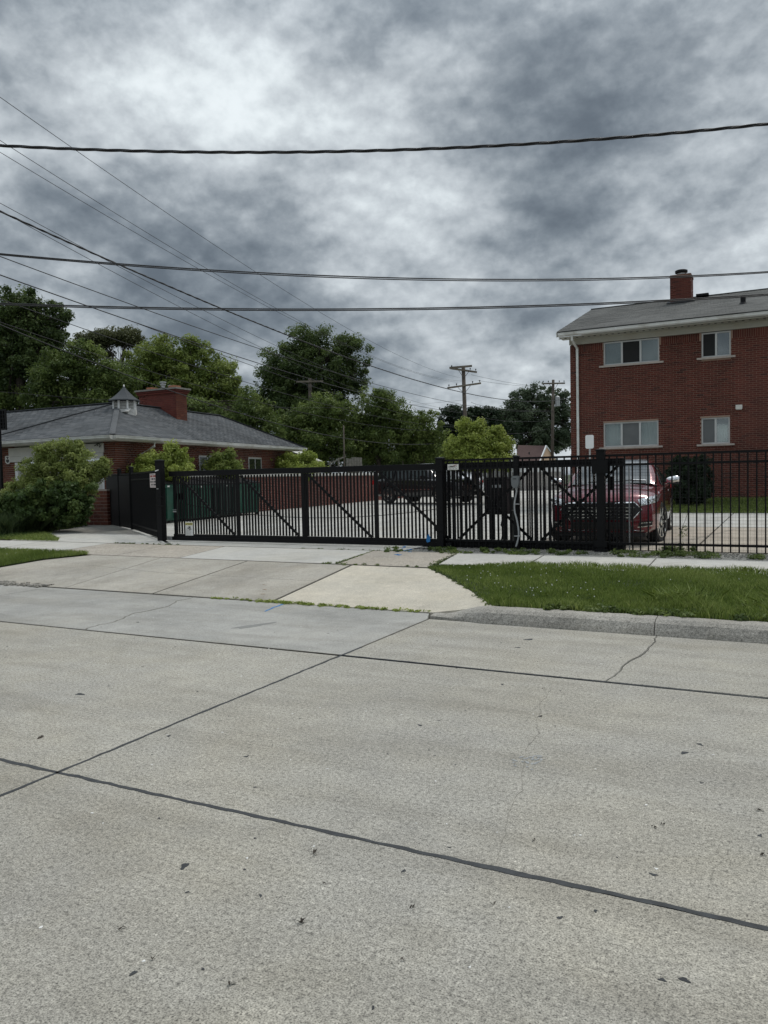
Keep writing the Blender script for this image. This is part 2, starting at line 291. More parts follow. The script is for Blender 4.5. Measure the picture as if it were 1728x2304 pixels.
# ------------------------------------------------------------------ mesh helpers
class MB:
    def __init__(s): s.v = []; s.f = []
    def add(s, vs, fs):
        b = len(s.v); s.v += [tuple(x) for x in vs]; s.f += [tuple(i+b for i in f) for f in fs]; return s
    def box(s, c, h, ax=None):
        c = Vector(c); X, Y, Z = ax or (Vector((1, 0, 0)), Vector((0, 1, 0)), Vector((0, 0, 1)))
        vs = [c+X*(h[0]*i)+Y*(h[1]*j)+Z*(h[2]*k) for i in (-1, 1) for j in (-1, 1) for k in (-1, 1)]
        return s.add(vs, [(0, 1, 3, 2), (4, 6, 7, 5), (0, 4, 5, 1), (2, 3, 7, 6), (0, 2, 6, 4), (1, 5, 7, 3)])
    def bx(s, x0, x1, y0, y1, z0, z1): return s.box(((x0+x1)/2, (y0+y1)/2, (z0+z1)/2), (abs(x1-x0)/2, abs(y1-y0)/2, abs(z1-z0)/2))
    def bar(s, a, b, w, t, up=(0, 0, 1)):
        a = Vector(a); b = Vector(b); d = (b-a); l = d.length; d.normalize(); u = Vector(up)
        side = d.cross(u)
        if side.length < 1e-4: side = d.cross(Vector((0, 1, 0)))
        side.normalize(); u = side.cross(d).normalized()
        return s.box((a+b)/2, (l/2, w/2, t/2), (d, side, u))
    def tube(s, pts, r, n=8, cap=True):
        pts = [Vector(p) for p in pts]; rs = r if isinstance(r, (list, tuple)) else [r]*len(pts)
        base = len(s.v); ref = Vector((0, 0, 1)); k = len(pts)
        for i, p in enumerate(pts):
            d = (pts[min(i+1, k-1)]-pts[max(i-1, 0)]).normalized()
            if abs(d.dot(ref)) > .93: rf = Vector((1, 0, 0))
            else: rf = ref
            a = d.cross(rf).normalized(); b = d.cross(a)
            for j in range(n):
                t = 2*pi*j/n; s.v.append(tuple(p+a*(rs[i]*cos(t))+b*(rs[i]*sin(t))))
        for i in range(k-1):
            for j in range(n):
                s.f.append((base+i*n+j, base+i*n+(j+1) % n, base+(i+1)*n+(j+1) % n, base+(i+1)*n+j))
        if cap:
            s.f.append(tuple(base+j for j in range(n))[::-1]); s.f.append(tuple(base+(k-1)*n+j for j in range(n)))
        return s
    def prism(s, poly, z0, z1):
        n = len(poly); z0 = z0 if isinstance(z0, (list, tuple)) else [z0]*n; z1 = z1 if isinstance(z1, (list, tuple)) else [z1]*n
        vs = [(p[0], p[1], z0[i]) for i, p in enumerate(poly)]+[(p[0], p[1], z1[i]) for i, p in enumerate(poly)]
        fs = [tuple(range(n))[::-1], tuple(range(n, 2*n))]+[(i, (i+1) % n, n+(i+1) % n, n+i) for i in range(n)]
        return s.add(vs, fs)
    def solid(s, poly3, nvec, t):
        n = len(poly3); a = [Vector(p) for p in poly3]; b = [p+Vector(nvec)*t for p in a]
        return s.add(a+b, [tuple(range(n))[::-1], tuple(range(n, 2*n))]+[(i, (i+1) % n, n+(i+1) % n, n+i) for i in range(n)])
    def lathe(s, prof, c=(0, 0, 0), n=16, ax=None):
        X, Y, Z = ax or (Vector((1, 0, 0)), Vector((0, 1, 0)), Vector((0, 0, 1))); c = Vector(c); b = len(s.v)
        for r, h in prof:
            for j in range(n):
                t = 2*pi*j/n; s.v.append(tuple(c+X*(r*cos(t))+Y*(r*sin(t))+Z*h))
        for i in range(len(prof)-1):
            for j in range(n): s.f.append((b+i*n+j, b+i*n+(j+1) % n, b+(i+1)*n+(j+1) % n, b+(i+1)*n+j))
        s.f.append(tuple(b+j for j in range(n))[::-1]); s.f.append(tuple(b+(len(prof)-1)*n+j for j in range(n)))
        return s
    def mesh(s, name, smooth=False):
        me = bpy.data.meshes.new(name); me.from_pydata([tuple(v) for v in s.v], [], s.f); me.update()
        if smooth: me.polygons.foreach_set('use_smooth', [True]*len(me.polygons))
        return me
def np_mesh(name, verts, nper, faces_idx, var=None, smooth=False):
    """verts (K*nper,3); faces_idx (F,m) local indices repeated for every piece; var: one value per piece"""
    V = np.asarray(verts, dtype=np.float32).reshape(-1, 3); K = len(V)//nper; fi = np.asarray(faces_idx); m = fi.shape[1]
    allf = (fi[None]+(np.arange(K)*nper)[:, None, None]).reshape(-1, m)
    me = bpy.data.meshes.new(name); me.vertices.add(len(V)); me.vertices.foreach_set('co', V.ravel())
    me.loops.add(allf.size); me.loops.foreach_set('vertex_index', allf.ravel().astype(np.int32))
    me.polygons.add(len(allf)); me.polygons.foreach_set('loop_start', (np.arange(len(allf))*m).astype(np.int32))
    me.update(calc_edges=True)
    if var is not None:
        at = me.attributes.new('var', 'FLOAT', 'POINT'); at.data.foreach_set('value', np.repeat(np.asarray(var, dtype=np.float32), nper))
    if smooth: me.polygons.foreach_set('use_smooth', [True]*len(me.polygons))
    return me
def link(name, me, m=None, parent=None, **props):
    o = bpy.data.objects.new(name, me); COL.objects.link(o)
    if m is not None and me is not None and len(me.materials) == 0: me.materials.append(m)
    if parent is not None:
        o.parent = parent
        if not parent.get('_local'): o.matrix_parent_inverse = INV[parent.name]
    for k, v_ in props.items(): o[k] = v_
    return o
INV = {}
LOCALS = set()
def base_of(parent): return INV.get(parent.name) if parent is not None else None
def thing(name, label=None, cat=None, loc=(0, 0, 0), rz=0, group=None, kind=None):
    o = bpy.data.objects.new(name, None); COL.objects.link(o); o.location = loc; o.rotation_euler = (0, 0, rz); o.empty_display_size = .2
    INV[o.name] = (Matrix.Translation(Vector(loc)) @ Matrix.Rotation(rz, 4, 'Z')).inverted()
    if label: o['label'] = label
    if cat: o['category'] = cat
    if group: o['group'] = group
    if kind: o['kind'] = kind
    return o
def part(parent, name, mb, m, local=False, smooth=False, label=None, kind=None, bevel=0, data=None):
    me = data if data is not None else (mb.mesh(name, smooth) if isinstance(mb, MB) else mb)
    if len(me.materials) == 0: me.materials.append(m)
    o = bpy.data.objects.new(name, me); COL.objects.link(o); o.parent = parent
    if not local:
        # parent chain: world coordinates in the mesh
        root = parent
        o.matrix_parent_inverse = INV[parent.name] if parent.name in INV else Matrix.Identity(4)
    if label: o['label'] = label
    if kind: o['kind'] = kind
    if bevel:
        b = o.modifiers.new('bevel', 'BEVEL'); b.width = bevel; b.segments = 2; b.limit_method = 'ANGLE'
    return o
def single(name, mb, m, label=None, cat=None, group=None, kind=None, smooth=False, loc=None):
    me = mb.mesh(name, smooth) if isinstance(mb, MB) else mb
    if len(me.materials) == 0: me.materials.append(m)
    o = bpy.data.objects.new(name, me); COL.objects.link(o)
    if label: o['label'] = label
    if cat: o['category'] = cat
    if group: o['group'] = group
    if kind: o['kind'] = kind
    return o
def copy_tree(o, **props):
    def rec(a, par):
        c = a.copy(); COL.objects.link(c); c.parent = par
        for ch in kids.get(a.name, []): rec(ch, c)
        return c
    kids = {}
    for x in bpy.data.objects:
        if x.parent: kids.setdefault(x.parent.name, []).append(x)
    c = rec(o, None)
    for k, v_ in props.items(): c[k] = v_
    return c
def text_mesh(txt, size, m, bold=False):
    cu = bpy.data.curves.new('txt', 'FONT'); cu.body = txt; cu.size = size; cu.align_x = 'CENTER'; cu.align_y = 'CENTER'; cu.extrude = .0008; cu.offset = size*.015 if bold else 0
    ob = bpy.data.objects.new('txt', cu); COL.objects.link(ob); dg = bpy.context.evaluated_depsgraph_get(); dg.update()
    me = bpy.data.meshes.new_from_object(ob.evaluated_get(dg)); bpy.data.objects.remove(ob); me.materials.clear(); me.materials.append(m); return me

# ------------------------------------------------------------------ small pieces in numbers (bricks, shingles)
CUBE = np.array([(i, j, k) for i in (-1, 1) for j in (-1, 1) for k in (-1, 1)], dtype=float)
CF = np.array([(0, 1, 3, 2), (4, 6, 7, 5), (0, 4, 5, 1), (2, 3, 7, 6), (0, 2, 6, 4), (1, 5, 7, 3)])
def pieces(parent, name, items, X, Y, Z, m, maxp=300, vis=None, min_px=0):
    """items: (centre Vector, (hx,hy,hz)); the ones nearest to the camera and in view become objects, the rest one mesh"""
    X = Vector(X); Y = Vector(Y); Z = Vector(Z)
    sc = []
    for i, (c, h) in enumerate(items):
        px, py, d = project(c)
        ok = d > 0 and -10 < px < 1738 and -10 < py < 2314 and (vis is None or vis(px, py))
        if ok and min_px and h[0]*2*F_PX/d < min_px: ok = False
        if ok: sc.append((d, i))
    sc.sort(); sel = set(i for d, i in sc[:maxp])
    cache = {}
    rot = Matrix((X, Y, Z)).transposed().to_4x4()
    for i in sorted(sel):
        c, h = items[i]; key = tuple(round(a, 4) for a in h)
        if key not in cache:
            cache[key] = MB().box((0, 0, 0), h).mesh(name); cache[key].materials.append(m)
        o = bpy.data.objects.new(name, cache[key]); COL.objects.link(o); o.parent = parent
        o.matrix_parent_inverse = INV[parent.name]; o.matrix_basis = Matrix.Translation(c) @ rot
    rest = [items[i] for i in range(len(items)) if i not in sel]
    if rest:
        C = np.array([tuple(c) for c, h in rest]); Hh = np.array([h for c, h in rest]); A = np.array([tuple(X), tuple(Y), tuple(Z)])
        V = C[:, None, :]+(CUBE[None]*Hh[:, None, :]) @ A
        me = np_mesh(name+'_courses', V.reshape(-1, 3), 8, CF, RNG.random(len(rest))); me.materials.append(m)
        o = bpy.data.objects.new(name+'_courses', me); COL.objects.link(o); o.parent = parent; o.matrix_parent_inverse = INV[parent.name]; o['kind'] = 'stuff'
def brick_items(org, X, nrm_, length, z0, z1, holes=(), bl=.2032, bh=.0583, jt=.0095, t=.006, soldier=None, phase=0.0):
    """running bond on a plane; nrm_ points out of the wall"""
    org = Vector(org); X = Vector(X); nv = Vector(nrm_); items = []; row = 0; z = z0
    top = z1-(soldier or 0)
    while z+bh <= top+1e-6:
        u = -((row % 2)*(bl+jt)/2)-phase
        while u < length:
            a, b = max(u, 0), min(u+bl, length)
            segs = [(a, b)]
            for (h0, h1, hz0, hz1) in holes:
                if z+bh > hz0 and z < hz1:
                    ns = []
                    for (p, q) in segs:
                        if q <= h0 or p >= h1: ns.append((p, q)); continue
                        if p < h0-.02: ns.append((p, h0-.004))
                        if q > h1+.02: ns.append((h1+.004, q))
                    segs = ns
            for (p, q) in segs:
                if q-p > .025:
                    c = org+X*((p+q)/2)+Vector((0, 0, z+bh/2))+nv*(t/2+random.uniform(-.0015, .0015))
                    items.append((c, ((q-p)/2, t/2, bh/2)))
            u += bl+jt
        z += bh+jt; row += 1
    if soldier: soldier = z1-z+jt; items_gap = 0
    if soldier:
        u = 0
        while u < length-.03:
            mid_ = u+bh/2
            if not any(h0-.03 < mid_ < h1+.03 and z1-.05 > hz0 and z1-soldier < hz1 for (h0, h1, hz0, hz1) in holes):
                items.append((org+X*mid_+Vector((0, 0, z1-soldier/2))+nv*(t/2), (bh/2, t/2, soldier/2-.005)))
            u += bh+jt
    return items
def shingle_items(org, U, V_, poly, expo=.14, tab=.305, t=.006, gap=.008):
    """tabs on a roof plane; org + u*U + v*V_; poly is a list of (u,v)"""
    def inside(u, v):
        c = False; n = len(poly)
        for i in range(n):
            (x0, y0), (x1, y1) = poly[i], poly[(i+1) % n]
            if (y0 > v) != (y1 > v) and u < (x1-x0)*(v-y0)/(y1-y0)+x0: c = not c
        return c
    us = [p[0] for p in poly]; vs = [p[1] for p in poly]; items = []; Nn = Vector(U).cross(Vector(V_)).normalized(); r = 0; v = min(vs)
    while v < max(vs):
        hit = []
        for e in range(len(poly)):
            (x0, y0), (x1, y1) = poly[e], poly[(e+1) % len(poly)]; vm = v+expo/2
            if (y0 > vm) != (y1 > vm): hit.append((x1-x0)*(vm-y0)/(y1-y0)+x0)
        if len(hit) >= 2:
            u0, u1 = min(hit), max(hit); u = min(us)-(r*.37 % 1)*tab
            while u < u1:
                a, b = max(u, u0), min(u+tab-gap, u1)
                if b-a > .03: items.append((Vector(org)+Vector(U)*((a+b)/2)+Vector(V_)*(v+expo*.55)+Nn*(t*.5+.004+(r % 2)*.001+random.uniform(0, .004)), ((b-a)/2, expo*.56, t/2)))
                u += tab
        v += expo; r += 1
    return items

# ------------------------------------------------------------------ foliage
def leaves_mesh(name, centres, radii, nleaf, size, m, squash=.8, var_c=None, up=0.35):
    """leaf quads scattered round many small clump centres"""
    C = np.asarray(centres, float); R = np.asarray(radii, float); K = len(C)
    idx = RNG.integers(0, K, nleaf)
    off = RNG.normal(size=(nleaf, 3)); off /= np.linalg.norm(off, axis=1)[:, None]+1e-9
    off *= (RNG.random(nleaf)**.45)[:, None]*R[idx][:, None]; off[:, 2] *= squash
    P = C[idx]+off
    nrm_ = off/(np.linalg.norm(off, axis=1)[:, None]+1e-9)+RNG.normal(size=(nleaf, 3))*.75; nrm_[:, 2] += up; nrm_ /= np.linalg.norm(nrm_, axis=1)[:, None]
    a = np.cross(nrm_, RNG.normal(size=(nleaf, 3))); a /= np.linalg.norm(a, axis=1)[:, None]; b = np.cross(nrm_, a)
    s = size*(.55+.9*RNG.random(nleaf))[:, None]
    fold = nrm_*s*.18
    V = np.stack([P-a*s, P-b*s*.48+fold, P+a*s, P+b*s*.48+fold], axis=1)
    vc = (var_c if var_c is not None else RNG.random(K)*.7)[idx]; var = np.clip(vc+RNG.random(nleaf)*.30, 0, 1)
    me = np_mesh(name, V.reshape(-1, 3), 4, np.array([(0, 1, 2, 3)]), var); me.materials.append(m); return me
def branch_mb(mb, a, b, r0, r1, wob=.08, n=5, k=4):
    a = Vector(a); b = Vector(b); L_ = (b-a).length; pts = []
    for i in range(n+1):
        t = i/n; w = L_*wob*sin(pi*t); pts.append(a.lerp(b, t)+Vector((random.uniform(-w, w), random.uniform(-w, w), random.uniform(-w, w)*.5+L_*.05*sin(pi*t))))
    mb.tube(pts, [lerp(r0, r1, i/n) for i in range(n+1)], k+2, False); return pts
def tree(name, label, lobes, D, m, nleaf, size_, trunk_px=None, trunk_r=.22, clump=.7, dens=1.0, cat='tree', group=None, shell=.55, fill=.9, ground=None, depth_k=.8, nclump=None, mid_fill=0):
    """lobes: ellipses (px, py, rx, ry) in photo pixels at distance D along the view; each becomes an ellipsoid with real depth"""
    C = []; R = []; V = []; size = size_*.78; nleaf = int(nleaf*1.55)
    lob = []
    for (px, py, rx, ry, *rest) in lobes:
        dd = D+(rest[0] if rest else 0); c = deep(px, py, dd); sx_ = rx*dd/F_PX; sz_ = ry*dd/F_PX; lob.append((c, sx_, sx_*depth_k, sz_))
    tot = sum(a*b_*c_ for _, a, b_, c_ in lob)
    nc = nclump or int(90+nleaf/130)
    for (c, a, b_, c_) in lob:
        k = max(14, int(nc*a*b_*c_/tot))
        for i in range(k):
            d = Vector(RNG.normal(size=3)).normalized(); rr = shell+(1.0-shell)*random.random()**.8
            if random.random() > fill: rr = random.random()*shell
            rr *= 1+.20*sin(d.x*7+c.x)+.16*sin(d.z*9+c.y)+.10*sin(d.y*13+c.z)
            sprig = random.random() < .22
            if sprig: rr = 1.0+.32*random.random()
            w = Vector((d.x*a*rr, d.y*b_*rr, d.z*c_*rr))
            C.append(tuple(c+w)); R.append(clump*(.35+.35*random.random()) if sprig else clump*(.5+.7*random.random())); V.append(.0+.72*random.random()+.10*d.z)
    root_px = trunk_px or lobes[0][0]
    lowest = min(c.z-c_ for c, a, b_, c_ in lob)
    gp = deep(root_px, 1100, D); gzv = gz(gp.x, gp.y) if ground is None else ground
    base = Vector((gp.x, gp.y, gzv-.05))
    t = thing(name, label, cat, base, group=group)
    me = leaves_mesh('crown', C, R, nleaf, size, m, var_c=np.clip(np.array(V), 0, 1)); part(t, 'crown', me, m)
    mb = MB(); topc = max(lob, key=lambda q: q[0].z)[0]
    stem = branch_mb(mb, base, topc, trunk_r, trunk_r*.25, .03, 8, 6)
    for (c, a, b_, c_) in lob:
        for i in range(4):
            s0 = stem[random.randint(2, 6)]; d = Vector(RNG.normal(size=3)).normalized(); e = c+Vector((d.x*a*.7, d.y*b_*.7, d.z*c_*.7))
            pts = branch_mb(mb, s0, e, trunk_r*.38, trunk_r*.07)
            for q in range(2):
                d = Vector(RNG.normal(size=3)).normalized(); branch_mb(mb, pts[3], c+Vector((d.x*a*.9, d.y*b_*.9, d.z*c_*.9)), trunk_r*.14, trunk_r*.03, .08, 4, 2)
    part(t, 'trunk', mb, M_bark, smooth=True)
    return t
def blades_mesh(name, xy, z, h, w, m, lean=.35, var=None):
    n = len(xy); ang = RNG.random(n)*2*pi; dx = np.cos(ang); dy = np.sin(ang); hh = h*(.5+.8*RNG.random(n)) if np.isscalar(h) else h
    la = RNG.random(n)*2*pi; ll = hh*lean*RNG.random(n)*1.6; lx = np.cos(la)*ll; ly = np.sin(la)*ll; z = np.asarray(z)
    b = np.stack([xy[:, 0], xy[:, 1], z], 1); side = np.stack([dx*w/2, dy*w/2, 0*dx], 1)
    mid_ = b+np.stack([lx*.35, ly*.35, hh*.6], 1); tip = b+np.stack([lx, ly, hh], 1)
    V = np.stack([b-side, b+side, mid_+side*.8, tip, mid_-side*.8], 1)
    me = np_mesh(name, V.reshape(-1, 3), 5, np.array([(0, 1, 2, 3, 4)]), RNG.random(n) if var is None else var); me.materials.append(m); return me
def in_poly(P, poly):
    x, y = P[:, 0], P[:, 1]; c = np.zeros(len(P), bool); n = len(poly)
    for i in range(n):
        (x0, y0), (x1, y1) = poly[i], poly[(i+1) % n]
        if y0 == y1: continue
        k = ((y0 > y) != (y1 > y)) & (x < (x1-x0)*(y-y0)/(y1-y0)+x0); c ^= k
    return c
def scatter(poly, n):
    P = np.array(poly); lo = P.min(0); hi = P.max(0); out = []
    while sum(len(o) for o in out) < n:
        q = lo+(hi-lo)*RNG.random((n, 2)); out.append(q[in_poly(q, poly)])
    return np.concatenate(out)[:n]
def vgz(xy): return np.interp(xy[:, 1], [p[0] for p in GP], [p[1] for p in GP])

# ================================================================== THE SETTING
# base terrain reaching the horizon
mb = MB(); ys = [-900, -60, 7.0, 10.1, 12.1, 26, 50, 120, 1200]; xs = [-1200, -60, 60, 1200]
for y in ys:
    for x in xs: mb.v.append((x, y, gz(x, y)-.16))
for j in range(len(ys)-1):
    for i in range(3): a = j*4+i; mb.f.append((a, a+1, a+5, a+4))
single('ground', mb, M_turf, kind='structure')

# ---- the road: big concrete slabs with tarred joints
road = thing('road', kind='structure')
XJ = [-27.8, -21.7, -15.6, -9.5, -3.38, 2.75, 8.85, 15]
def slab(parent, poly, ztop, thick, m, gap=.006, name='slab'):
    cx_ = sum(p[0] for p in poly)/len(poly); cy_ = sum(p[1] for p in poly)/len(poly)
    q = []
    for p in poly:
        d = Vector((p[0]-cx_, p[1]-cy_)); l = d.length; d *= (l-gap*1.3)/l; q.append((cx_+d.x, cy_+d.y))
    zt = [ztop(*p) if callable(ztop) else ztop for p in q]
    mbb = MB().prism(q, [z-thick for z in zt], zt)
    return part(parent, name, mbb, m)
for a, b in zip(XJ[:-1], XJ[1:]):
    slab(road, [(a, -3.2), (b, -3.2), (b, -.1), (a, -.1)], 0, .14, M_road)
    slab(road, [(a, -.1), (b, -.1), (b, 2.76), (a, 2.76)], 0, .14, M_road)
    slab(road, [(a, 2.76), (b, 2.76), (b, 5.62), (a, 5.62)], 0, .14, M_road)
# gutter lane: newer smooth patch in front of the drive, old concrete beside it
def frac(p, amp, seed, n=4):
    rr = random.Random(seed); p = list(p)
    for k in range(n):
        q = [p[0]]
        for a, b in zip(p[:-1], p[1:]):
            L_ = sqrt((a[0]-b[0])**2+(a[1]-b[1])**2); q += [((a[0]+b[0])/2+rr.uniform(-1, 1)*amp*L_, (a[1]+b[1])/2+rr.uniform(-1, 1)*amp*L_*.5), b]
        p = q
    return p
cr1 = [(-6.43, 5.65), (-6.52, 6.15), (-6.70, 6.6), (-6.66, 7.1), (-6.86, 7.80)]; cr1 = frac(cr1, .16, 3, 3)
slab(road, [(-9.6, 5.66)]+[(x-.008, y) for x, y in cr1]+[(-9.6, 7.80)], 0, .14, M_gut)
slab(road, [(x+.008, y) for x, y in cr1[::-1]]+[(-3.37, 5.66), (-3.37, 7.46), (-3.5, 7.8)], 0, .14, M_gut)
for a, b in ((-27.8, -21.7), (-21.7, -15.6), (-15.6, -9.6)): slab(road, [(a, 5.66), (b, 5.66), (b, 7.8), (a, 7.8)], 0, .14, M_gut if b > -12 else M_road)
cr2 = frac([(-1.16, 5.66), (-1.10, 6.4), (-1.06, 7.44)], .05, 5, 4)
slab(road, [(-3.36, 5.66)]+[(x-.005, y) for x, y in cr2]+[(-3.36, 7.46)], 0, .14, M_road)
slab(road, [(x+.005, y) for x, y in cr2[::-1]]+[(2.75, 5.66), (2.75, 7.44)], 0, .14, M_road)
for a, b in ((2.75, 8.85), (8.85, 15)): slab(road, [(a, 5.66), (b, 5.66), (b, 7.44), (a, 7.44)], 0, .14, M_road)
part(road, 'far_lane', MB().bx(-60, 60, -9.5, -3.22, -.14, 0), M_road)
def seam(name, pts, w, m, z=.0008, blob=.5, step=.03, parent=road, t=.0012, seed=1, zf=None):
    rnd = random.Random(seed); L_ = []; ph = rnd.random()*9
    P = []
    for (a, b) in zip(pts[:-1], pts[1:]):
        a = Vector(a); b = Vector(b); n = max(1, int((b-a).length/step))
        P += [a.lerp(b, i/n) for i in range(n)]
    P.append(Vector(pts[-1])); left = []; right = []; ex = 0; ey = 0
    for i, p in enumerate(P):
        d = (P[min(i+1, len(P)-1)]-P[max(i-1, 0)]).normalized(); nv = Vector((-d.y, d.x))
        ex = ex*.72+rnd.uniform(-1, 1)*.3; ey = ey*.72+rnd.uniform(-1, 1)*.3
        lump = max(0, rnd.random()-.965)*14; wl = w*(1+blob*ex+lump); wr = w*(1+blob*ey+max(0, rnd.random()-.97)*10)
        jit = .10*w*sin(i*.13+ph)+.10*w*sin(i*.93)
        wl = max(wl, w*.35); wr = max(wr, w*.35)
        left.append(p+nv*(wl/2+jit)); right.append(p-nv*(wr/2-jit))
    mb = MB(); n = len(P); zz_ = [(zf(p.x, p.y) if zf else 0)+z for p in P]
    mb.v = [(p.x, p.y, zz_[i]+t) for i, p in enumerate(left)]+[(p.x, p.y, zz_[i]+t) for i, p in enumerate(right)]
    mb.v += [(p.x, p.y, zz_[i]-.02) for i, p in enumerate(left)]+[(p.x, p.y, zz_[i]-.02) for i, p in enumerate(right)]
    for i in range(n-1): mb.f += [(n+i, n+i+1, i+1, i), (2*n+i, i, i+1, 2*n+i+1), (n+i, 3*n+i, 3*n+i+1, n+i+1)]
    return part(parent, name, mb, m)
seam('tar_seam', [(-12, 2.79), (-3.43, 2.75), (3.5, 2.79)], .024, M_tar, blob=.85, seed=4)
seam('tar_seam', [(-3.38, -1.5), (-3.38, 2.0), (-3.38, 4.2), (-3.36, 6.0)], .021, M_tar, blob=.8, seed=9)
seam('tar_seam', [(-3.40, 5.66), (1.2, 5.62), (4, 5.62)], .016, M_tar, blob=.7, seed=12)
seam('joint_line', [(-3.36, 6.0), (-3.36, 6.8), (-3.36, 7.45)], .016, M_joint, blob=.6, seed=14)
seam('joint_line', [(-12, 5.64), (-9, 5.61), (-3.4, 5.66)], .011, M_joint, blob=.9, seed=19)
seam('crack', cr1, .012, M_crack, blob=.9, seed=21)
seam('crack', cr2, .004, M_crack, blob=.9, seed=22)
ck = [(-1.50, 5.35), (-1.43, 5.1), (-1.40, 4.7), (-1.30, 4.45), (-1.31, 4.2), (-1.22, 3.95), (-1.18, 3.75), (-1.15, 3.5), (-1.08, 3.3), (-1.06, 3.05), (-1.0, 2.82)]
ck = frac([(-1.46, 5.3), (-1.37, 4.7), (-1.27, 4.36), (-1.19, 3.77), (-1.10, 3.3), (-1.0, 2.82)], .07, 8, 4)
seam('crack', ck, .0014, M_crack, blob=1.3, step=.02, seed=23)
# stains and chips on the road
mb = MB(); rnd = random.Random(5)
def blob2(mb, x, y, a, b, ang, z=.0015, n=14, zf=0):
    ph = rnd.random()*6; pts = []
    for i in range(n):
        t = 2*pi*i/n; r = 1+.25*sin(3*t+ph)+rnd.uniform(-.12, .12); u = a*r*cos(t); w = b*r*sin(t)
        pts.append((x+u*cos(ang)-w*sin(ang), y+u*sin(ang)+w*cos(ang)))
    mb.prism(pts, z+zf-.01, z+zf)
for px, py, s in ((415, 1949, .030), (180, 1562, .045), (1190, 1439, .055), (1165, 1457, .03), (1540, 1694, .032), (1575, 1675, .025), (1130, 1540, .02), (945, 1632, .022), (300, 2190, .016), (1215, 1612, .016),
                  (1490, 2205, .014), (1540, 2205, .02), (1340, 2050, .012), (1260, 2065, .015), (555, 1702, .018), (310, 1400, .03), (1470, 1968, .018), (1710, 1880, .016), (380, 1656, .02), (908, 1960, .014)):
    p = onz(px, py, 0); s *= .8; blob2(mb, p.x, p.y, s, s*.55, rnd.random()*3)
for i in range(90):
    x = rnd.uniform(-7, 1.5); y = rnd.uniform(1.6, 7.2); blob2(mb, x, y, rnd.uniform(.004, .011), rnd.uniform(.003, .007), rnd.random()*3, n=7)
part(road, 'oil_spots', mb, M_tar, kind='stuff')
mb = MB()
for i in range(130):
    x = rnd.uniform(-7, 1.5); y = rnd.uniform(1.5, 7.2); blob2(mb, x, y, rnd.uniform(.003, .009), rnd.uniform(.003, .006), rnd.random()*3, n=6)
part(road, 'pale_chips', mb, M_sign, kind='stuff')
mb = MB(); p = onz(1190, 1715, 0)
for i in range(26): blob2(mb, p.x+rnd.gauss(0, .03), p.y+rnd.gauss(.02, .045), rnd.uniform(.005, .022), .006, rnd.random()*3, n=8, z=.001+i*.0001)
part(road, 'chipped_patch', mb, M_metalgrey, kind='stuff')
M_damp = concrete('damp_patch', (.24, .24, .225), (.20, .20, .19), .3, 170)
mb = MB(); p0 = onz(520, 1415, 0); p1 = onz(618, 1401, 0); d = (p1-p0); blob2(mb, (p0.x+p1.x)/2, (p0.y+p1.y)/2, d.length/2, .055, atan2(d.y, d.x), z=.002)
part(road, 'damp_patch', mb, M_damp)
q0 = onz(596, 1376, 0); q1 = onz(642, 1358, 0)
seam('blue_paint_line', [(q0.x, q0.y), (lerp(q0.x, q1.x, .6), lerp(q0.y, q1.y, .45)), (q1.x, q1.y)], .022, M_blue, z=.002, blob=.8, seed=31)
# litter: dead leaves and twigs, each a little curled scrap
mb = MB()
for px, py, s in ((706, 1923, .03), (677, 2074, .03), (272, 2089, .022), (347, 2157, .02), (520, 2217, .028), (1470, 1862, .02), (1200, 1891, .022), (1225, 1550, .02), (1217, 1612, .018), (1488, 1855, .018), (910, 2163, .016), (1710, 1823, .03), (1717, 1925, .025), (95, 1660, .04), (730, 1990, .012), (925, 2045, .018), (1110, 2035, .014)):
    p = onz(px, py, 0)
    for k in range(4):
        a = rnd.random()*6; sq = s*.55; c = p+Vector((rnd.gauss(0, sq*.5), rnd.gauss(0, sq*.5), .004)); e = Vector((cos(a), sin(a), rnd.uniform(0, .5)))*sq*rnd.uniform(.3, .9); f_ = Vector((-sin(a), cos(a), rnd.uniform(-.3, .6)))*sq*.25
        mb.add([c-e, c-f_, c+e+Vector((0, 0, s*.2)), c+f_+Vector((0, 0, s*.15))], [(0, 1, 2, 3)])
single('dead_leaves', mb, M_bark, kind='stuff', label='scattered dry leaf scraps lying on the grey road slabs', cat='litter')

# ---- kerb with a worn rolled end
kerb = thing('kerb', kind='structure')
def kerb_seg(x0, x1, hfun, n=14, name='kerb_stone'):
    prof = [(7.42, -.1), (7.425, .006), (7.44, .05), (7.475, .105), (7.53, .135), (7.62, .14), (7.70, .14), (7.705, -.1)]
    mb = MB(); rr = random.Random(int(x0*10))
    for i in range(n+1):
        x = lerp(x0, x1, i/n); k, sh = hfun(x)
        for (y, z) in prof: mb.v.append((x+.0, y+sh+rr.uniform(-.004, .004), (z*k if z > 0 else z)+(rr.uniform(-.003, .003) if z > .01 else 0)))
    m_ = len(prof)
    for i in range(n):
        for j in range(m_-1): mb.f.append((i*m_+j, i*m_+j+1, (i+1)*m_+j+1, (i+1)*m_+j))
    mb.f.append(tuple(range(m_))); mb.f.append(tuple(n*m_+j for j in range(m_))[::-1])
    o = part(kerb, name, mb, M_kerb, smooth=False); return o
def kh(x):
    t = min(1, max(0, (x+3.35)/.62)); t = t*t*(3-2*t); return (lerp(.10, 1.0, t), lerp(.20, 0, t))
kerb_seg(-3.42, -1.085, kh, 40); kerb_seg(-1.077, 3.0, lambda x: (1, 0), 40); kerb_seg(3.02, 9, lambda x: (1, 0), 30)
kerb_seg(-26, -12.35, lambda x: (1, .36), 24)
